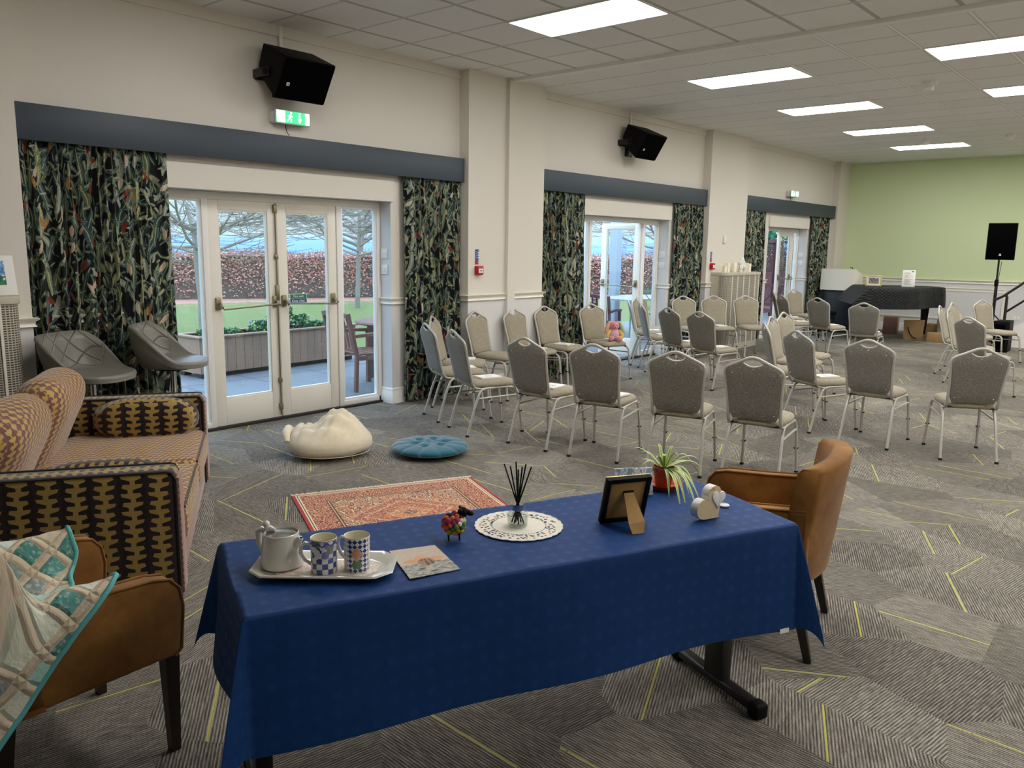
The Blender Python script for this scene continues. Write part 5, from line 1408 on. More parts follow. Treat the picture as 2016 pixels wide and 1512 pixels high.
for i in range(260):
    x = i/259*1.26; dx = rf.uniform(-.02, .02); l = rf.uniform(.02, .045)
    for yy, s in ((0, 1), (-1.2, -1)): b.tube([(x, yy-s*.004, .008), (x+dx*.5, yy+s*l*.6, .007), (x+dx, yy+s*l, .003)], .0016, 4)
fo = b.build('fringe', MT['fringe'], rg); fo['kind'] = 'stuff'
b = B().box(0, 1.26, -.012, .004, .002, .011, .002); b.build('hem', MT['fringe'], rg)

# ------------------------------------------------------------------ radiator covers
def rad_cover(x0, x1, y0, y1, h, r, lab, mullions=()):
    """bow-ended perforated cover standing against a pillar"""
    t = thing('radiator_cover', lab, 'radiator cover', (x0, y0, 0), group='perforated beige radiator covers')
    W, L = x1-x0, y1-y0
    path = [(0, 0)]
    for i in range(9): a = PI/2*i/8; path.append((W-r+r*math.sin(a), r-r*math.cos(a)) if True else 0)
    path = [(0, 0)]+[(W-r+r*math.sin(PI/2*i/8), r-r*math.cos(PI/2*i/8)) for i in range(9)]+[(W-r+r*math.cos(PI/2*i/8), L-r+r*math.sin(PI/2*i/8)) for i in range(9)]+[(0, L)]
    arc = [0]
    for a, c in zip(path, path[1:]): arc.append(arc[-1]+math.hypot(c[0]-a[0], c[1]-a[1]))
    b = B(); n = len(path)
    b.add([(x, y, z) for x, y in path for z in (.1, h-.05)], [(i*2, (i+1)*2, (i+1)*2+1, i*2+1) for i in range(n-1)], [(arc[i], z) for i in range(n) for z in (.1, h-.05)])
    b.build('perforated_panel', MT['perf'], t, smooth=50, weld=False)
    def outset(d): return [(x+(d if x > .01 else 0), y+(d if y > L/2 else -d)*(1 if x < W-r+.01 or y < r or y > L-r else 0)) for x, y in path]
    b = B(); b.prism(outset(.012), h-.05, h, 'z', bev=.006); b.build('top', MT['beigemetal'], t, smooth=40)
    b = B(); b.prism(outset(.006), .0, .1, 'z'); b.build('plinth', MT['beigemetal'], t, smooth=40)
    for y in mullions: B().box(W-.002, W+.01, y-.008, y+.008, .1, h-.05).build('rib', MT['cream'], t)
    for y in (0.03, L-.03): B().box(.005, W-r, y-.032 if y < L/2 else y+.02, y-.02 if y < L/2 else y+.032, .1, h-.05).build('end_strip', MT['beigemetal'], t)
    return t
rad_cover(-6.259, -5.985, 12.15, 13.50, 1.27, .13, 'perforated beige radiator cover with a row of candles on top', (.2, .4, .62, .84, 1.06, 1.2))
rad_cover(-6.259, -6.0, .4, 1.95, 1.27, .14, 'perforated beige radiator cover at the left edge of the photo', (.3, .6, .9, 1.2, 1.4))
# candles and flowers on it
def candle(y, x, r, h, lab): 
    o = B().lathe([(0, 0), (r, 0), (r, h*.97), (r*.9, h), (r*.5, h-.005), (0, h-.006)], 20).build('candle', MT['candle'], loc=(x, y, 1.2705)); tag(o, lab, 'candle', 'ivory candles on the radiator cover')
    B().tube([(0, 0, h-.006), (.001, 0, h+.008)], .0012, 5).build('wick', MT['black'], o)
candle(12.30, -6.10, .032, .11, 'leftmost ivory candle on the far radiator cover, short')
candle(12.45, -6.12, .032, .15, 'second ivory candle from the left, slightly taller than the first')
candle(12.65, -6.10, .034, .155, 'tall ivory candle left of the white flowers')
candle(13.18, -6.10, .045, .14, 'broad white candle at the right end beside the curtain')
t = thing('white_flowers', 'bunch of white artificial flowers among the candles', 'flowers', (-6.10, 12.88, 1.2705))
b = B(); rr_ = random.Random(4); 
for i in range(5): b.tube([(0, 0, .0), (rr_.uniform(-.05, .05), rr_.uniform(-.09, .09), .16)], .003, 5)
b.lathe([(0, 0), (.03, 0), (.035, .07), (.03, .075), (0, .07)], 14); b.build('pot', MT['candle'], t)
for i, (dy, z, r) in enumerate(((-.06, .16, .045), (0, .2, .05), (.06, .15, .045), (.02, .1, .05), (-.03, .09, .045), (.08, .09, .04))):
    b = B(); 
    for k in range(7):
        a = k*2*PI/7; b.ball((.02+.5*r*math.cos(a)*.3, dy+.55*r*math.cos(a), z+.55*r*math.sin(a)), r*.42, 8, 6)
    b.ball((.035, dy, z), r*.35, 8, 6); b.build('blossom', MT['paper'], t)
tag(B().lathe([(0, 0), (.03, 0), (.06, .15), (.056, .15), (.028, .01), (0, .01)], 20).build('white_beaker', MT['plastic'], loc=(-6.1, 13.04, 1.2705)), 'flared white beaker right of the white flowers', 'vase')
# things on the near radiator cover
t = thing('picture_card', 'card with blue and green seaside picture leaning on the left radiator cover', 'picture', (-6.17, 1.785, 1.271), R(0))
b = B(); b.M = Matrix.Rotation(R(-12), 4, 'Y'); b.box(-.004, .0, -.02, .19, 0, .27, .001); b.build('mount', MT['paper'], t)
b = B(); b.M = Matrix.Rotation(R(-12), 4, 'Y'); b.box(0, .0015, .0, .13, .14, .235); b.build('blue_picture', m_uvramp('blue sea picture', [(0, lin('2f5fae')), (.45, lin('7fb0dc')), (.55, lin('3f74b8')), (.62, lin('e9eef2'))], (20, 30, 1)), t, boxuv=True, smooth=0)
b = B(); b.M = Matrix.Rotation(R(-12), 4, 'Y'); b.box(0, .0015, .04, .13, .07, .138); b.build('green_picture', m_uvramp('green shore picture', [(0, lin('1f5e46')), (.5, lin('2f7f58')), (.6, lin('dfe6dc'))], (30, 30, 1)), t, boxuv=True, smooth=0)
tag(B().box(-.03, .03, -.06, .06, 0, .10, .008).build('white_box', MT['plastic'], loc=(-6.06, 1.69, 1.271)), 'small white box in front of the seaside card, at the left edge', 'box')

# ------------------------------------------------------------------ far end: lectern, piano, bench, speaker
t = thing('lectern', 'white boxed lectern on a dark base beside the far curtain', 'lectern', (-6.17, 16.75, 0))
prof = [(0, .86), (0, 1.28), (.06, 1.285), (.5, 1.17), (.5, .86)]
b = B(); b.prism(prof, 0, .67, 'x', bev=.004); b.build('box_top', MT['cream'], t, smooth=30)
B().box(.03, .64, .08, .46, .06, .86, .004).build('dark_panel', plain('dark slate laminate', '262b35', .35), t)
for x in (.015, .64):
    for y in (.06, .47): B().box(x-.015, x+.015, y-.015, y+.015, 0, .86).build('leg', MT['blackmetal'], t)
q = B(); q.tube([(.58, .12, 1.26), (.58, .12, 1.30), (.565, .12, 1.325)], .006, 6); q.tube([(.555+.02*math.cos(a), .12, 1.325+.014*math.sin(a)) for a in [R(x) for x in range(150, 390, 30)]], .006, 6)
q.build('microphone', MT['black'], t)

PA = math.atan2(.5, .85)      # piano axis, keyboard towards the camera's left
pn = thing('grand_piano', 'black grand piano under a quilted cover in front of the green wall', 'piano', (-5.09, 15.97, 0), PA)
def outline(off=0.0):
    # local x runs from keyboard to tail, local y from treble (near) to bass (far)
    p = [(0, -.72), (.35, -.74), (.62, -.68), (.85, -.50), (1.05, -.22), (1.22, -.02), (1.42, .08), (1.52, .24), (1.52, .44), (1.45, .60), (1.3, .70), (.9, .74), (0, .74)]
    if off:
        c = Vector((.7, .1)); q_ = []
        for x, y in p:
            d = (Vector((x, y))-c).normalized(); q_.append((x+d.x*off, y+d.y*off))
        return q_
    return p
B().prism(outline(-.03), .66, .96, 'z').build('case', MT['black'], pn, smooth=30)
B().box(-.05, .32, -.70, .70, .62, .74, .01).build('keybed', MT['black'], pn)
b = B()
for (x, y) in ((.14, -.58), (.14, .58), (1.25, .36)):
    l = B(); l.add([(x+dx*d, y+dy*d, z) for z, d in ((.09, .035), (.6, .06), (.66, .075)) for dx, dy in ((-1, -1), (1, -1), (1, 1), (-1, 1))], [(0, 3, 2, 1), (8, 9, 10, 11)]+[(i*4+j, i*4+(j+1) % 4, (i+1)*4+(j+1) % 4, (i+1)*4+j) for i in range(2) for j in range(4)])
    lo = l.build('leg', MT['black'], pn, smooth=0)
    q = B(); q.tube([(x-.02, y-.022, .035), (x-.02, y+.022, .035)], .034, 14); q.box(x-.03, x+.03, y-.025, y+.025, .06, .095, .004); q.build('castor', MT['brass'], lo)
ly = B()
for yy in (-.1, .1): ly.tube([(.22, yy, .62), (.24, yy*.7, .12)], .012, 6)
ly.box(.16, .3, -.13, .13, .07, .12, .01); lr = ly.build('pedal_lyre', MT['black'], pn)
for yy in (-.06, 0, .06): B().box(.08, .17, yy-.012, yy+.012, .075, .085, .003).build('pedal', MT['brass'], lr)
# the quilted cover
def cover():
    o0_, n = outline(0.02), 0
    pts = []
    for i in range(len(o0_)):
        a, c = Vector(o0_[i]), Vector(o0_[(i+1) % len(o0_)]); m = max(1, int((c-a).length/.05))
        for k in range(m): pts.append(a.lerp(c, k/m))
    n = len(pts); ctr = Vector((.7, .1)); rows = []
    for j, (off, z) in enumerate(((-.30, 1.0), (-.06, .999), (-.02, .994), (.0, .975), (.012, .93), (.02, .85), (.03, .76), (.035, .68), (.04, .62))):
        r_ = []
        arc = 0
        for i, p in enumerate(pts):
            d = (p-ctr).normalized(); kb = max(0, 1-p.x/.38)
            w_ = .012*math.sin(i*.45)*max(0, (.97-z)/.35)
            zz = z; sh_ = 0
            if p.x < .4:      # the cloth slopes down over the lid front and keyboard
                if j >= 2: sh_ = -.0
            q_ = p+d*(off+w_)
            if p.x < .02 and j >= 3: q_ = Vector((p.x-.02-(.30*((.975-z)/.355)), q_.y*1.0)); zz = .975-(.975-z)*.78
            r_.append((q_.x, q_.y, zz))
        rows.append(r_)
    b = B(); vs = []; uvs = []
    L = [0]
    for i in range(1, n+1): L.append(L[-1]+(pts[i % n]-pts[i-1]).length)
    for r_ in rows:
        for i, p in enumerate(r_): vs.append(p); uvs.append((L[i], p[2]) if r_ is not rows[0] else (L[i], 1.1))
    fs = [(j*n+i, j*n+(i+1) % n, (j+1)*n+(i+1) % n, (j+1)*n+i) for j in range(len(rows)-1) for i in range(n)]
    fs.append(tuple(range(n))[::-1]); b.add(vs, fs, uvs)
    o = b.build('piano_cover', MT['pianocover'], smooth=60, weld=False, loc=(-5.09, 15.97, 0), rz=PA)
    tag(o, 'quilted black cover draped over the grand piano', 'cover')
cover()
bn = thing('piano_bench', 'black adjustable piano bench left of the piano', 'bench', (-5.68, 15.72, 0), PA)
b = B(); b.box(-.17, .17, -.33, .33, .46, .53, .02, 3); b.build('padded_seat', MT['black'], bn)
B().box(-.15, .15, -.31, .31, .38, .455, .004).build('apron', MT['black'], bn)
for x in (-.13, .13):
    for y in (-.28, .28): B().box(x-.022, x+.022, y-.022, y+.022, 0, .38, .002).build('leg', MT['black'], bn)
for y in (-.33, .33): B().tube([(0, y*.97, .43), (0, y*1.1, .43)], .028, 12).build('height_knob', MT['black'], bn)
# items on the piano (upright, facing the room)
t = thing('yellow_picture', 'photo in a yellow frame standing on the covered piano', 'photo frame', (-4.94, 16.13, 1.001), R(12))
b = B()
for (x0, x1, z0, z1) in ((-.14, -.118, 0, .2), (.118, .14, 0, .2), (-.118, .118, 0, .022), (-.118, .118, .178, .2)): b.box(x0, x1, -.01, .01, z0, z1, .002)
b.build('yellow_frame', plain('yellow gloss', 'd8cc74', .4), t)
b = B(); b.box(-.12, .12, -.004, .004, .02, .18); b.build('mount', MT['paper'], t, smooth=0)
b = B(); b.box(-.085, .085, -.006, -.004, .045, .15); b.build('photo', m_uvramp('dark floral photograph', [(0, lin('3a2f3a')), (.45, lin('b7a6a0')), (.52, lin('5d4a55')), (.6, lin('e0dcd6'))], (30, 40, 1)), t, boxuv=True, smooth=0)
B().box(-.015, .015, .01, .06, 0, .01, .002).build('strut', MT['black'], t)
t = thing('paper_notice', 'printed white paper notice standing on the covered piano', 'notice', (-4.39, 16.37, 1.001), R(16))
b = B(); b.M = Matrix.Rotation(R(-6), 4, 'X'); b.box(-.11, .11, -.002, .002, 0, .31, .001); pgn = b.build('sheet', MT['paper'], t)
b = B(); b.M = Matrix.Rotation(R(-6), 4, 'X')
rt = random.Random(9); z = .255
for i in range(13):
    if i in (2, 6): z -= .008
    b.box(-.075 if i not in (0,) else -.075, -.075+rt.uniform(.06, .15), -.003, -.002, z, z+.005); z -= .0165
b.build('printed_lines', MT['print'], pgn, smooth=0)
b = B(); b.M = Matrix.Rotation(R(-6), 4, 'X'); b.box(.04, .08, -.003, -.002, .275, .29); b.build('dark_logo', MT['black'], pgn, smooth=0)
B().box(-.05, .05, .0, .05, 0, .006, .002).build('stand_foot', MT['plastic'], t)
# bags and boxes under the piano
t = thing('paper_bag', 'brown paper bag with a dark handle under the piano', 'bag', (-4.28, 16.6, 0), R(14))
b = B(); b.add([(-.16, -.06, 0), (.16, -.06, 0), (.16, .06, 0), (-.16, .06, 0), (-.18, -.05, .36), (.18, -.05, .38), (.18, .05, .38), (-.18, .05, .36)], [(0, 3, 2, 1), (0, 1, 5, 4), (1, 2, 6, 5), (2, 3, 7, 6), (3, 0, 4, 7), (4, 5, 6, 7)]); b.build('bag', MT['card'], t, smooth=0)
B().tube([(-.1, -.065, .24), (-.06, -.075, .12), (.0, -.075, .05), (.06, -.07, .03)], .009, 6).build('handle', MT['black'], t)
tag(B().box(-.14, .14, -.12, .12, 0, .17, .004).build('cardboard_box', MT['card'], loc=(-3.86, 16.5, 0), rz=R(8)), 'small brown cardboard box under the tail of the piano', 'box')
t = thing('cardboard_box', 'taped brown box under the piano behind its tail leg', 'box', (-4.3, 17.35, 0), R(-10))
B().box(-.22, .22, -.15, .15, 0, .26, .004).build('box', MT['card'], t); B().box(-.03, .03, -.152, .152, .258, .263).build('tape', MT['paper'], t)
def sack():
    def fn(u, v):
        th, ph = 2*PI*u, PI*v; r = 1+.08*math.sin(th*5+ph*4)+.06*math.sin(th*9-ph*7)
        return (math.sin(ph)*math.cos(th)*.24*r, math.sin(ph)*math.sin(th)*.2*r, max(0, .24+math.cos(ph)*.27*r))
    o = B().grid(fn, 36, 20).build('plastic_sack', plain('pale crumpled plastic', 'd8cbb0', .35, var=.1), loc=(-3.8, 17.3, 0), smooth=180)
    tag(o, 'pale crumpled plastic sack on the floor behind the piano tail', 'bag')
sack()
tag(B().box(-.13, .13, -.1, .1, 0, .34, .005).build('storage_box', plain('dusty pink card', '9a7068', .7), loc=(-4.95, 17.5, 0), rz=R(5)), 'dusty pink box standing under the keyboard end of the piano', 'box')

# speaker on a stand, subwoofer, stage steps and handrail
st = thing('speaker_stand', 'black pole stand carrying the loudspeaker before the green wall', 'speaker stand', (-3.02, 16.75, 0))
q = B(); q.tube([(0, 0, .05), (0, 0, 1.12)], .0235, 12); q.build('lower_pole', MT['blackmetal'], st)
q = B(); q.tube([(0, 0, 1.1), (0, 0, 1.53)], .0165, 12); q.build('upper_pole', MT['blackmetal'], st)
q = B(); q.lathe([(.03, 1.06), (.034, 1.08), (.034, 1.16), (.028, 1.18)], 14); q.build('collar', MT['black'], st)
for a in (20, 140, 260):
    ca, sa = math.cos(R(a)), math.sin(R(a))
    l = B().tube([(.02*ca, .02*sa, .55), (.5*ca, .5*sa, .02)], .012, 8).build('leg', MT['blackmetal'], st); B().tube([(.01*ca, .01*sa, .14), (.3*ca, .3*sa, .24)], .007, 6).build('brace', MT['blackmetal'], l)
q = B(); q.tube([(.05, -.02, 1.5), (.04, -.03, 1.35), (.028, -.02, 1.2), (.027, -.02, .3)], .005, 6); q.build('cable', MT['rubber'], st)
sp = thing('pa_speaker', 'black loudspeaker on the pole stand at the right of the green wall', 'loudspeaker', (-3.00, 16.75, 1.53), R(6))
B().prism([(-.225, -.19), (.225, -.19), (.15, .17), (-.15, .17)], .0, .64, 'z', bev=.01).build('cabinet', MT['black'], sp)
g = B().box(-.215, .215, -.205, -.19, .012, .628, .004).build('grille', MT['grille'], sp)
q = B(); q.box(-.014, .014, -.2075, -.205, .085, .105, .001); q.box(-.02, .02, -.2075, -.205, .072, .08, .001); q.build('maker_badge', MT['white'], g)
t = thing('floor_speaker', 'black angled floor speaker box behind the chairs at far right', 'loudspeaker', (-2.68, 15.85, 0), R(0))
B().prism([(-.12, -.22), (.13, -.22), (.11, .22), (-.1, .22)], 0, .52, 'z', bev=.008).build('cabinet', MT['black'], t)
B().box(-.1, .07, -.232, -.221, .05, .47, .004).build('grille', MT['grille'], t)
sg = thing('stage_steps', 'white sided stage steps at the right edge, below the black handrail', 'steps', (-2.66, 16.62, 0))
b = B(); b.prism([(0, 0), (0, .37), (.05, .40), (.75, .78), (.75, 0)], 0, .06, 'y'); b.build('side_panel', MT['white'], sg, smooth=0)
for i in range(3): B().box(.05+i*.26, .36+i*.26, .06, .95, .16+i*.2, .2+i*.2, .004).build('tread', MT['blackmetal'], sg)
b = B(); b.prism([(.05, 0), (.05, .16), (.31, .36), (.57, .56), (.75, .56), (.75, 0)], .9, .95, 'y'); b.build('inner_panel', MT['white'], sg, smooth=0)
hr = thing('handrail', 'black tubular stair handrail at the far right', 'handrail', (-2.9, 16.55, 0))
b = B(); b.tube([(-.1, 0, .81), (.05, 0, .90), (.40, 0, 1.2), (1.0, 0, 1.7)], .022, 10); b.build('top_rail', MT['blackmetal'], hr)
b = B(); b.tube([(.12, 0, .63), (.4, 0, .86), (1.0, 0, 1.34)], .02, 10); b.build('lower_rail', MT['blackmetal'], hr)
for x in (.06, .95): 
    b = B(); b.tube([(x+.03, 0, .92 if x < .5 else 1.66), (x+.045, 0, .88 if x < .5 else 1.6), (x+.045, 0, .0)], .024, 10); b.build('post', MT['blackmetal'], hr)

# ------------------------------------------------------------------ outdoors
struct(B().box(-10.2, X0-.27, -6, 40, -.12, -.03).build('patio', MT['patio'], smooth=0))
struct(B().box(-34, -10.2, -12, 60, -.2, -.07).build('lawn', MT['lawn'], smooth=0))
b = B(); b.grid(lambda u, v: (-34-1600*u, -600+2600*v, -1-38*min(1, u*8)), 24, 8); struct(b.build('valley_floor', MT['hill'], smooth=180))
def ridge(d, h0, amp, seed, mat, nm):
    b = B(); rn = random.Random(seed); ph = [rn.uniform(0, 6) for _ in range(6)]
    def fn(u, v):
        a = R(-5+115*u); rr = d+v*d*.35
        h = h0+amp*(.5*math.sin(a*7+ph[0])+.3*math.sin(a*17+ph[1])+.12*math.sin(a*61+ph[2])+.06*math.sin(a*140+ph[3]))
        return (-rr*math.sin(a), rr*math.cos(a), -45+(h+45)*math.sin(min(1, v*1.0)*PI/2))
    b.grid(fn, 220, 8); o = b.build(nm, mat, smooth=180); struct(o)
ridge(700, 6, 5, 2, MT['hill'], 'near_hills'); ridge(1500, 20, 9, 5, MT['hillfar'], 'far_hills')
# beech hedge
A_, B__ = Vector((-25.5, 8.0)), Vector((-13.6, 32.5)); hd_ = (B__-A_).normalized(); hn = Vector((hd_.y, -hd_.x))
hg = thing('beech_hedge', 'long copper leaved beech hedge across the end of the lawn', 'hedge', (A_.x, A_.y, -.07), math.atan2(hd_.y, hd_.x)-PI/2)
HL = (B__-A_).length
def htop(y): return 1.38+.035*math.sin(y*1.3)+.03*math.sin(y*3.7+1)
b = B(); b.grid(lambda u, v: ((-.32 if v < .5 else .32)*(1 if v in (0, 1) else .9), u*HL, (0 if v in (0, 1) else htop(u*HL)-.1)), 60, 3); b.build('twiggy_core', MT['hedgecore'], hg)
rh = random.Random(11); b = B()
for i in range(26000):
    y = rh.uniform(0, HL); zt_ = htop(y); s = rh.random()
    if s < .8: x = .36+rh.uniform(-.08, .06); z = zt_*(1-rh.random()**1.25*.96)
    else: x = rh.uniform(-.36, .36); z = zt_+rh.uniform(-.08, .06)
    if z < .45 and rh.random() < .45: continue
    r = rh.uniform(.025, .05); a = rh.uniform(0, 6.28); tl_ = rh.uniform(-1, 1)
    d1 = Vector((math.cos(a)*.5, math.sin(a), tl_*.7)).normalized()*r; d2 = d1.cross(Vector((rh.uniform(.3, 1), rh.uniform(-.5, .5), rh.uniform(-.2, .8)))).normalized()*r*.62
    c = Vector((x, y, z)); b.add([c-d1, c+d2, c+d1, c-d2], [(0, 1, 2, 3)])
lo = b.build('leaves', MT['beech'], hg, smooth=0, weld=False); lo['kind'] = 'stuff'
b = B()
for i in range(1500):
    y = rh.uniform(0, HL); x = rh.uniform(-.2, .34); z = htop(y); b.tube([(x, y, z-.1), (x+rh.uniform(-.05, .05), y+rh.uniform(-.06, .06), z+rh.uniform(.05, .2))], .004, 3)
tw = b.build('top_twigs', MT['bark'], hg, smooth=0, weld=False); tw['kind'] = 'stuff'
# bare trees
def tree(loc, h, r, seed, lab, depth=5, spread=.55, lean=0):
    t = thing('bare_tree', lab, 'tree', loc, 0, 'leafless garden trees'); rn = random.Random(seed)
    tb_, bb = B(), B()
    def grow(p, d, l, r_, k):
        pts = [p]; q = p.copy(); dd = d.copy(); n = 4
        for i in range(n):
            dd = (dd+Vector((rn.uniform(-.16, .16), rn.uniform(-.16, .16), rn.uniform(-.06, .12)))).normalized(); q = q+dd*l/n; pts.append(q.copy())
        (tb_ if k == 0 else bb).tube(pts, [max(.0045, r_*(1-.4*i/n)) for i in range(n+1)], 6 if k < 2 else (4 if k < 4 else 3))
        if k >= depth: return
        m = 2 if k == 0 else rn.choice((3, 3, 4))
        if k == 0: m = 16
        for i in range(m):
            f_ = rn.uniform(.35, 1.0) if k else rn.uniform(.55, 1.0); j = min(n-1, int(f_*n)); base = pts[j].lerp(pts[j+1], f_*n-j)
            s = spread*(1.5 if k == 0 else 1.15)
            if k == 0:
                az = rn.uniform(0, 2*PI); nd = Vector((math.cos(az), math.sin(az), rn.uniform(-.02, .55))).normalized()
            else:
                nd = (dd+Vector((rn.uniform(-s, s), rn.uniform(-s, s), rn.uniform(-.75*s, .6*s)))*1.25).normalized()
                nd.z = max(-.12, nd.z*.8)
            grow(base, nd, l*(rn.uniform(.8, 1.25) if k == 0 else rn.uniform(.5, .8)), r_*(.42 if k == 0 else .5), k+1)
    grow(Vector((0, 0, 0)), Vector((lean, 0, 1)).normalized(), h*.36, r, 0)
    tb_.build('trunk', MT['bark'], t, smooth=60, weld=False); o = bb.build('branches', MT['bark'], t, smooth=0, weld=False); o['kind'] = 'stuff'
tree((-15.0, 8.0, -.07), 6.8, .075, 21, 'bare pale tree seen through the left pane of the nearest doors', 5)
tree((-22.8, 17.9, -.07), 7.6, .12, 5, 'dark trunked bare tree seen in the right side pane of the nearest doors', 5, .6)
tree((-17.5, 13.8, -.07), 6.8, .075, 33, 'slender bare tree with branches across the middle panes', 5, .7)
tree((-17.5, 29.5, -.07), 7.0, .10, 8, 'bare tree seen beyond the open middle doors', 5, .7)
# posts, planter, furniture
tag(B().tube([(0, 0, 0), (0, 0, 3.2)], .06, 14).build('white_post', MT['plastic'], loc=(-10.45, 7.9, -.07), smooth=60), 'white post outside, seen through the right side pane of the nearest doors', 'post')
tag(B().box(-.09, .09, -.09, .09, 0, 3.2, .01).build('grey_post', plain('pale grey paint', 'aab4be', .5), loc=(-9.4, 14.05, -.03)), 'pale grey post outside, seen through the open middle door leaf', 'post')
pa = math.atan2(2.1, -.12)-PI/2
pl_ = thing('wooden_planter', 'long weathered wooden planter on the patio outside the nearest doors', 'planter', (-9.33, 4.93, -.03), pa)
b = B()
for (x0, x1, y0, y1) in ((-.025, 0, 0, 2.5), (-.56, -.535, 0, 2.5), (-.535, -.025, 0, .025), (-.535, -.025, 2.475, 2.5)): b.box(x0, x1, y0, y1, .06, .5)
b.build('boards', MT['planter'], pl_, smooth=0)
b = B()
for (x0, x1, y0, y1) in ((-.06, .025, -.025, 2.525), (-.585, -.5, -.025, 2.525), (-.5, -.06, -.025, .06), (-.5, -.06, 2.44, 2.525)): b.box(x0, x1, y0, y1, .5, .522, .003)
b.build('top_rim', MT['planter'], pl_)
for x in (-.48, -.08):
    for y in (.08, 2.4): B().box(x-.05, x+.05, y-.05, y+.05, 0, .06).build('foot', MT['darkwood'], pl_)
b = B().box(-.535, -.025, .025, 2.475, .3, .44); b.build('earth', MT['soil'], pl_)
def shrub(loc, rx, ry, h, n, seed, mat, lab, nm='bedding_plant', cat='plant', group=None, sz=(.02, .045), flowers=0):
    t = thing(nm, lab, cat, loc, 0, group); rn = random.Random(seed); b = B()
    for i in range(n):
        u = rn.random(); a = rn.uniform(0, 6.28); z = h*(rn.random()**.6); k = math.sqrt(rn.random())*(1-.5*z/h)
        c = Vector((rx*k*math.cos(a), ry*k*math.sin(a), z)); r = rn.uniform(*sz)
        d1 = Vector((rn.uniform(-1, 1), rn.uniform(-1, 1), rn.uniform(-.2, 1))).normalized()*r; d2 = d1.orthogonal().normalized()*r*.5
        b.add([c-d1*.3, c+d2, c+d1, c-d2], [(0, 1, 2, 3)])
    b.build('foliage', mat, t, smooth=0, weld=False)
    b = B()
    for i in range(6): b.tube([(0, 0, 0), (rx*.6*math.cos(i), ry*.6*math.sin(i), h*.7)], .004, 4)
    b.build('stems', MT['bark'], t, smooth=0, weld=False)
    for i in range(flowers):
        a = rn.uniform(0, 6.28); c = (rx*.6*math.cos(a), ry*.6*math.sin(a), h*rn.uniform(.8, 1.05)); B().ball(c, .022, 8, 6, (1, 1, .6)).build('flower', MT['pansy'], t)
ca, sa = math.cos(pa), math.sin(pa)
for i, (y, x, h, lab, fl) in enumerate(((.22, -.2, .14, 'low green plant at the left end of the planter', 0), (.62, -.25, .12, 'low plant second from the left in the planter', 0), (1.0, -.2, .2, 'planter plant with blue flowers behind the push bar', 3), (1.28, -.25, .25, 'leafy evergreen in the middle of the planter', 0), (1.45, -.28, .4, 'tallest pale green plant in the planter', 0), (1.7, -.22, .24, 'bushy planter plant right of the tallest one', 0), (2.0, -.2, .14, 'low planter plant near the fire exit sticker', 2), (2.3, -.22, .15, 'planter plant at the right end with violet flowers', 3))):
    px, py = -9.33+ca*x-sa*y, 4.93+sa*x+ca*y
    shrub((px, py, .41), .2, .2, h, 260, 40+i, MT['plants'], lab, group='plants in the wooden planter', flowers=fl)

def garden_chair(loc, rz, mat, lab, group, lattice=False, w=.56):
    t = thing('garden_chair', lab, 'garden chair', loc, rz, group)
    for s in (-1, 1):
        x = s*w/2
        B().tube([(x, -.26, 0), (x, -.24, .42), (x, -.30, .68), (x, -.35, .90)], .028, 4, up=(0, 1, 0)).build('leg', mat, t, smooth=0)
        B().box(x-.022, x+.022, .22, .265, 0, .63).build('leg', mat, t, smooth=0)
        B().tube([(x, -.29, .64), (x, 0, .655), (x, .29, .64)], .026, 4, up=(1, 0, 0), flat=1.3).build('armrest', mat, t, smooth=0)
        B().box(x-.012, x+.012, -.24, .24, .36, .41).build('side_rail', mat, t, smooth=0)
    b = B()
    for i in range(6): b.box(-w/2+.0, w/2, -.22+i*.083, -.155+i*.083, .415, .435)
    b.build('slatted_seat', mat, t, smooth=0)
    b = B(); b.tube([(-w/2, -.345, .87), (0, -.36, .90), (w/2, -.345, .87)], .035, 4, up=(0, 1, 0)); b.box(-w/2, w/2, -.27, -.245, .46, .5)
    b.build('back_rails', mat, t, smooth=0)
    b = B()
    if lattice:
        for i in range(-3, 5):
            for sg_ in (-1, 1):
                x0 = -w/2+.03+i*w/5
                p = []
                for k in range(9):
                    z = .5+.36*k/8; x = x0+sg_*.36*k/8*.9
                    if abs(x) < w/2-.02: p.append((x, -.265-.09*k/8, z))
                if len(p) > 1: b.tube(p, .014, 4, flat=.5)
    else:
        n = int(w/.08)
        for i in range(n): x = -w/2+.05+i*(w-.1)/(n-1); b.tube([(x, -.26, .48), (x, -.30, .68), (x, -.345, .87)], .018, 4, up=(0, 1, 0), flat=.4)
    b.build('back_slats', mat, t, smooth=0)
garden_chair((-7.55, 6.02, -.03), R(-8), MT['teak'], 'aged teak garden armchair just outside the right side pane', 'garden chairs')
garden_chair((-8.35, 7.35, -.03), R(165), MT['teak'], 'aged teak chair on the far side of the round garden table', 'garden chairs')
t = thing('round_garden_table', 'round teak garden table outside the right side pane', 'garden table', (-7.75, 6.72, -.03))
b = B(); b.lathe([(0, .70), (.5, .70), (.52, .715), (.5, .735), (0, .735)], 40); b.build('round_top', MT['teak'], t, smooth=30)
for a in (40, 130, 220, 310): B().box(.33*math.cos(R(a))-.03, .33*math.cos(R(a))+.03, .33*math.sin(R(a))-.03, .33*math.sin(R(a))+.03, 0, .7).build('leg', MT['teak'], t, smooth=0)
garden_chair((-7.75, 11.15, -.03), R(15), MT['redteak'], 'dark red brown garden chair just outside the open middle doors', 'garden chairs')
garden_chair((-8.75, 12.0, -.03), R(-60), MT['redteak'], 'second dark red brown garden chair, farther out by the middle doors', 'garden chairs')
garden_chair((-7.62, 12.72, -.03), R(200), MT['glassgreen'], 'wooden garden chair coloured with the green reflection of the open door glass', 'garden chairs', True, .75)
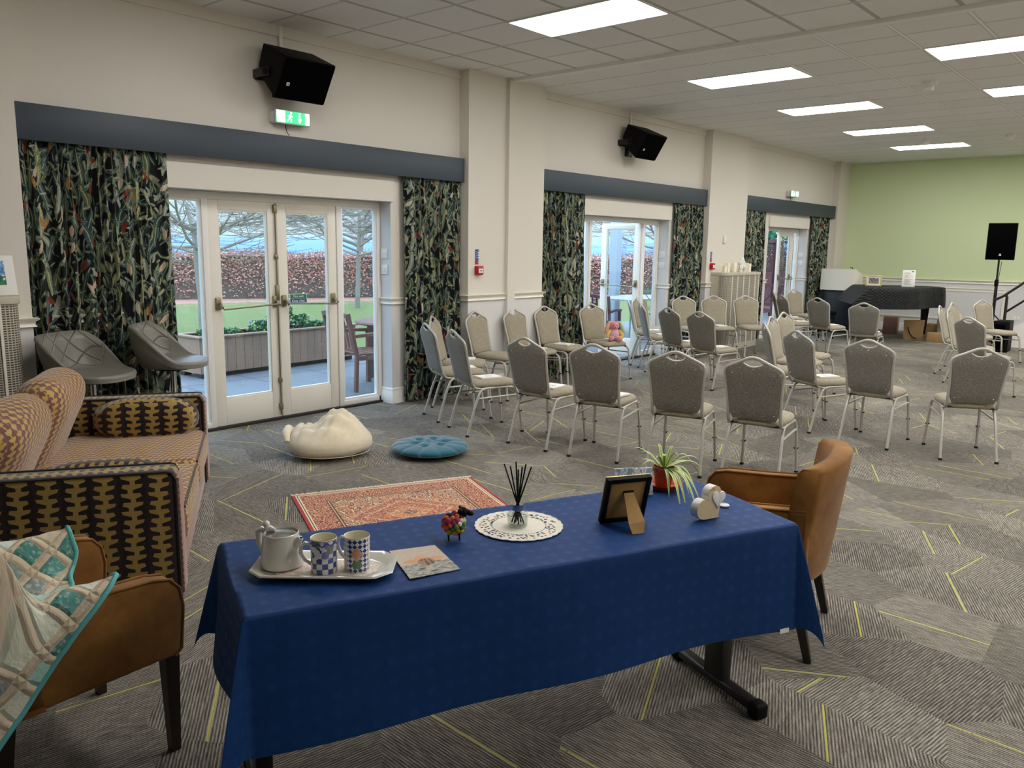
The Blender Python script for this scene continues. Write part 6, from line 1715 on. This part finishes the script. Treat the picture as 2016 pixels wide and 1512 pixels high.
t = thing('garden_table', 'silvery slatted garden table outside the middle doors', 'garden table', (-8.6, 13.6, -.03), R(0))
b = B()
for i in range(9): b.box(-.5+i*.112, -.5+i*.112+.1, -.85, .85, .70, .725)
b.build('slatted_top', MT['greywood'], t, smooth=0)
for x in (-.42, .42):
    for y in (-.75, .75): B().box(x-.035, x+.035, y-.035, y+.035, 0, .7).build('leg', MT['greywood'], t, smooth=0)
garden_chair((-7.52, 17.15, -.03), R(150), MT['redteak'], 'red brown lattice backed bench outside the farthest doors', 'garden chairs', True, 1.2)
t = thing('garden_screen', 'dark brown boarded garden screen with trellis beyond the farthest doors', 'fence', (-8.6, 18.8, -.03))
for y in (0.0, 1.25, 2.5): B().box(-.05, .05, y-.05, y+.05, 0, 1.95, .005).build('post', MT['redteak'], t)
b = B(); b.box(-.012, .012, .05, 2.45, .1, 1.1); b.build('boards', MT['redteak'], t, smooth=0)
b = B()
for i in range(26):
    y = .05+i*.096
    for s in (-1, 1):
        y1 = y+s*.75; z0, z1 = 1.1, 1.85
        if y1 < .05: z1 = z0+(y-.05); y1 = .05
        if y1 > 2.45: z1 = z0+(2.45-y); y1 = 2.45
        if z1-z0 > .02: b.tube([(s*.006, y, z0), (s*.006, y1, z1)], .012, 4, flat=.4)
b.build('trellis', MT['redteak'], t, smooth=0)
b = B(); b.box(-.03, .03, -.05, 2.55, 1.85, 1.91); b.box(-.02, .02, .05, 2.45, 1.08, 1.12); b.build('rails', MT['redteak'], t, smooth=0)
def bush(loc, r, h, n, seed, lab):
    t = thing('evergreen_bush', lab, 'shrub', loc, 0, 'evergreens beyond the garden screen'); rn = random.Random(seed); b = B()
    for i in range(n):
        a, c_ = rn.uniform(0, 6.28), rn.uniform(-1, 1); k = rn.uniform(.75, 1.0); s_ = math.sqrt(1-c_*c_)
        c = Vector((r*k*s_*math.cos(a), r*k*s_*math.sin(a), h/2+h/2*k*c_)); q = rn.uniform(.05, .11)
        d1 = Vector((rn.uniform(-1, 1), rn.uniform(-1, 1), rn.uniform(-1, .6))).normalized()*q; d2 = d1.orthogonal().normalized()*q*.45
        b.add([c-d1, c+d2, c+d1, c-d2], [(0, 1, 2, 3)])
    b.build('foliage', MT['evergreen'], t, smooth=0, weld=False)
    B().tube([(0, 0, 0), (0, 0, h*.6)], .06, 8).build('trunk', MT['bark'], t)
bush((-10.1, 20.9, -.07), 1.1, 3.8, 2600, 61, 'dark evergreen bush nearest the farthest doors')
bush((-9.3, 23.2, -.07), 1.2, 4.2, 2600, 62, 'evergreen bush behind the right part of the garden screen')
bush((-12.0, 23.0, -.07), 1.3, 3.6, 2200, 63, 'evergreen bush at the back left of the garden screen')
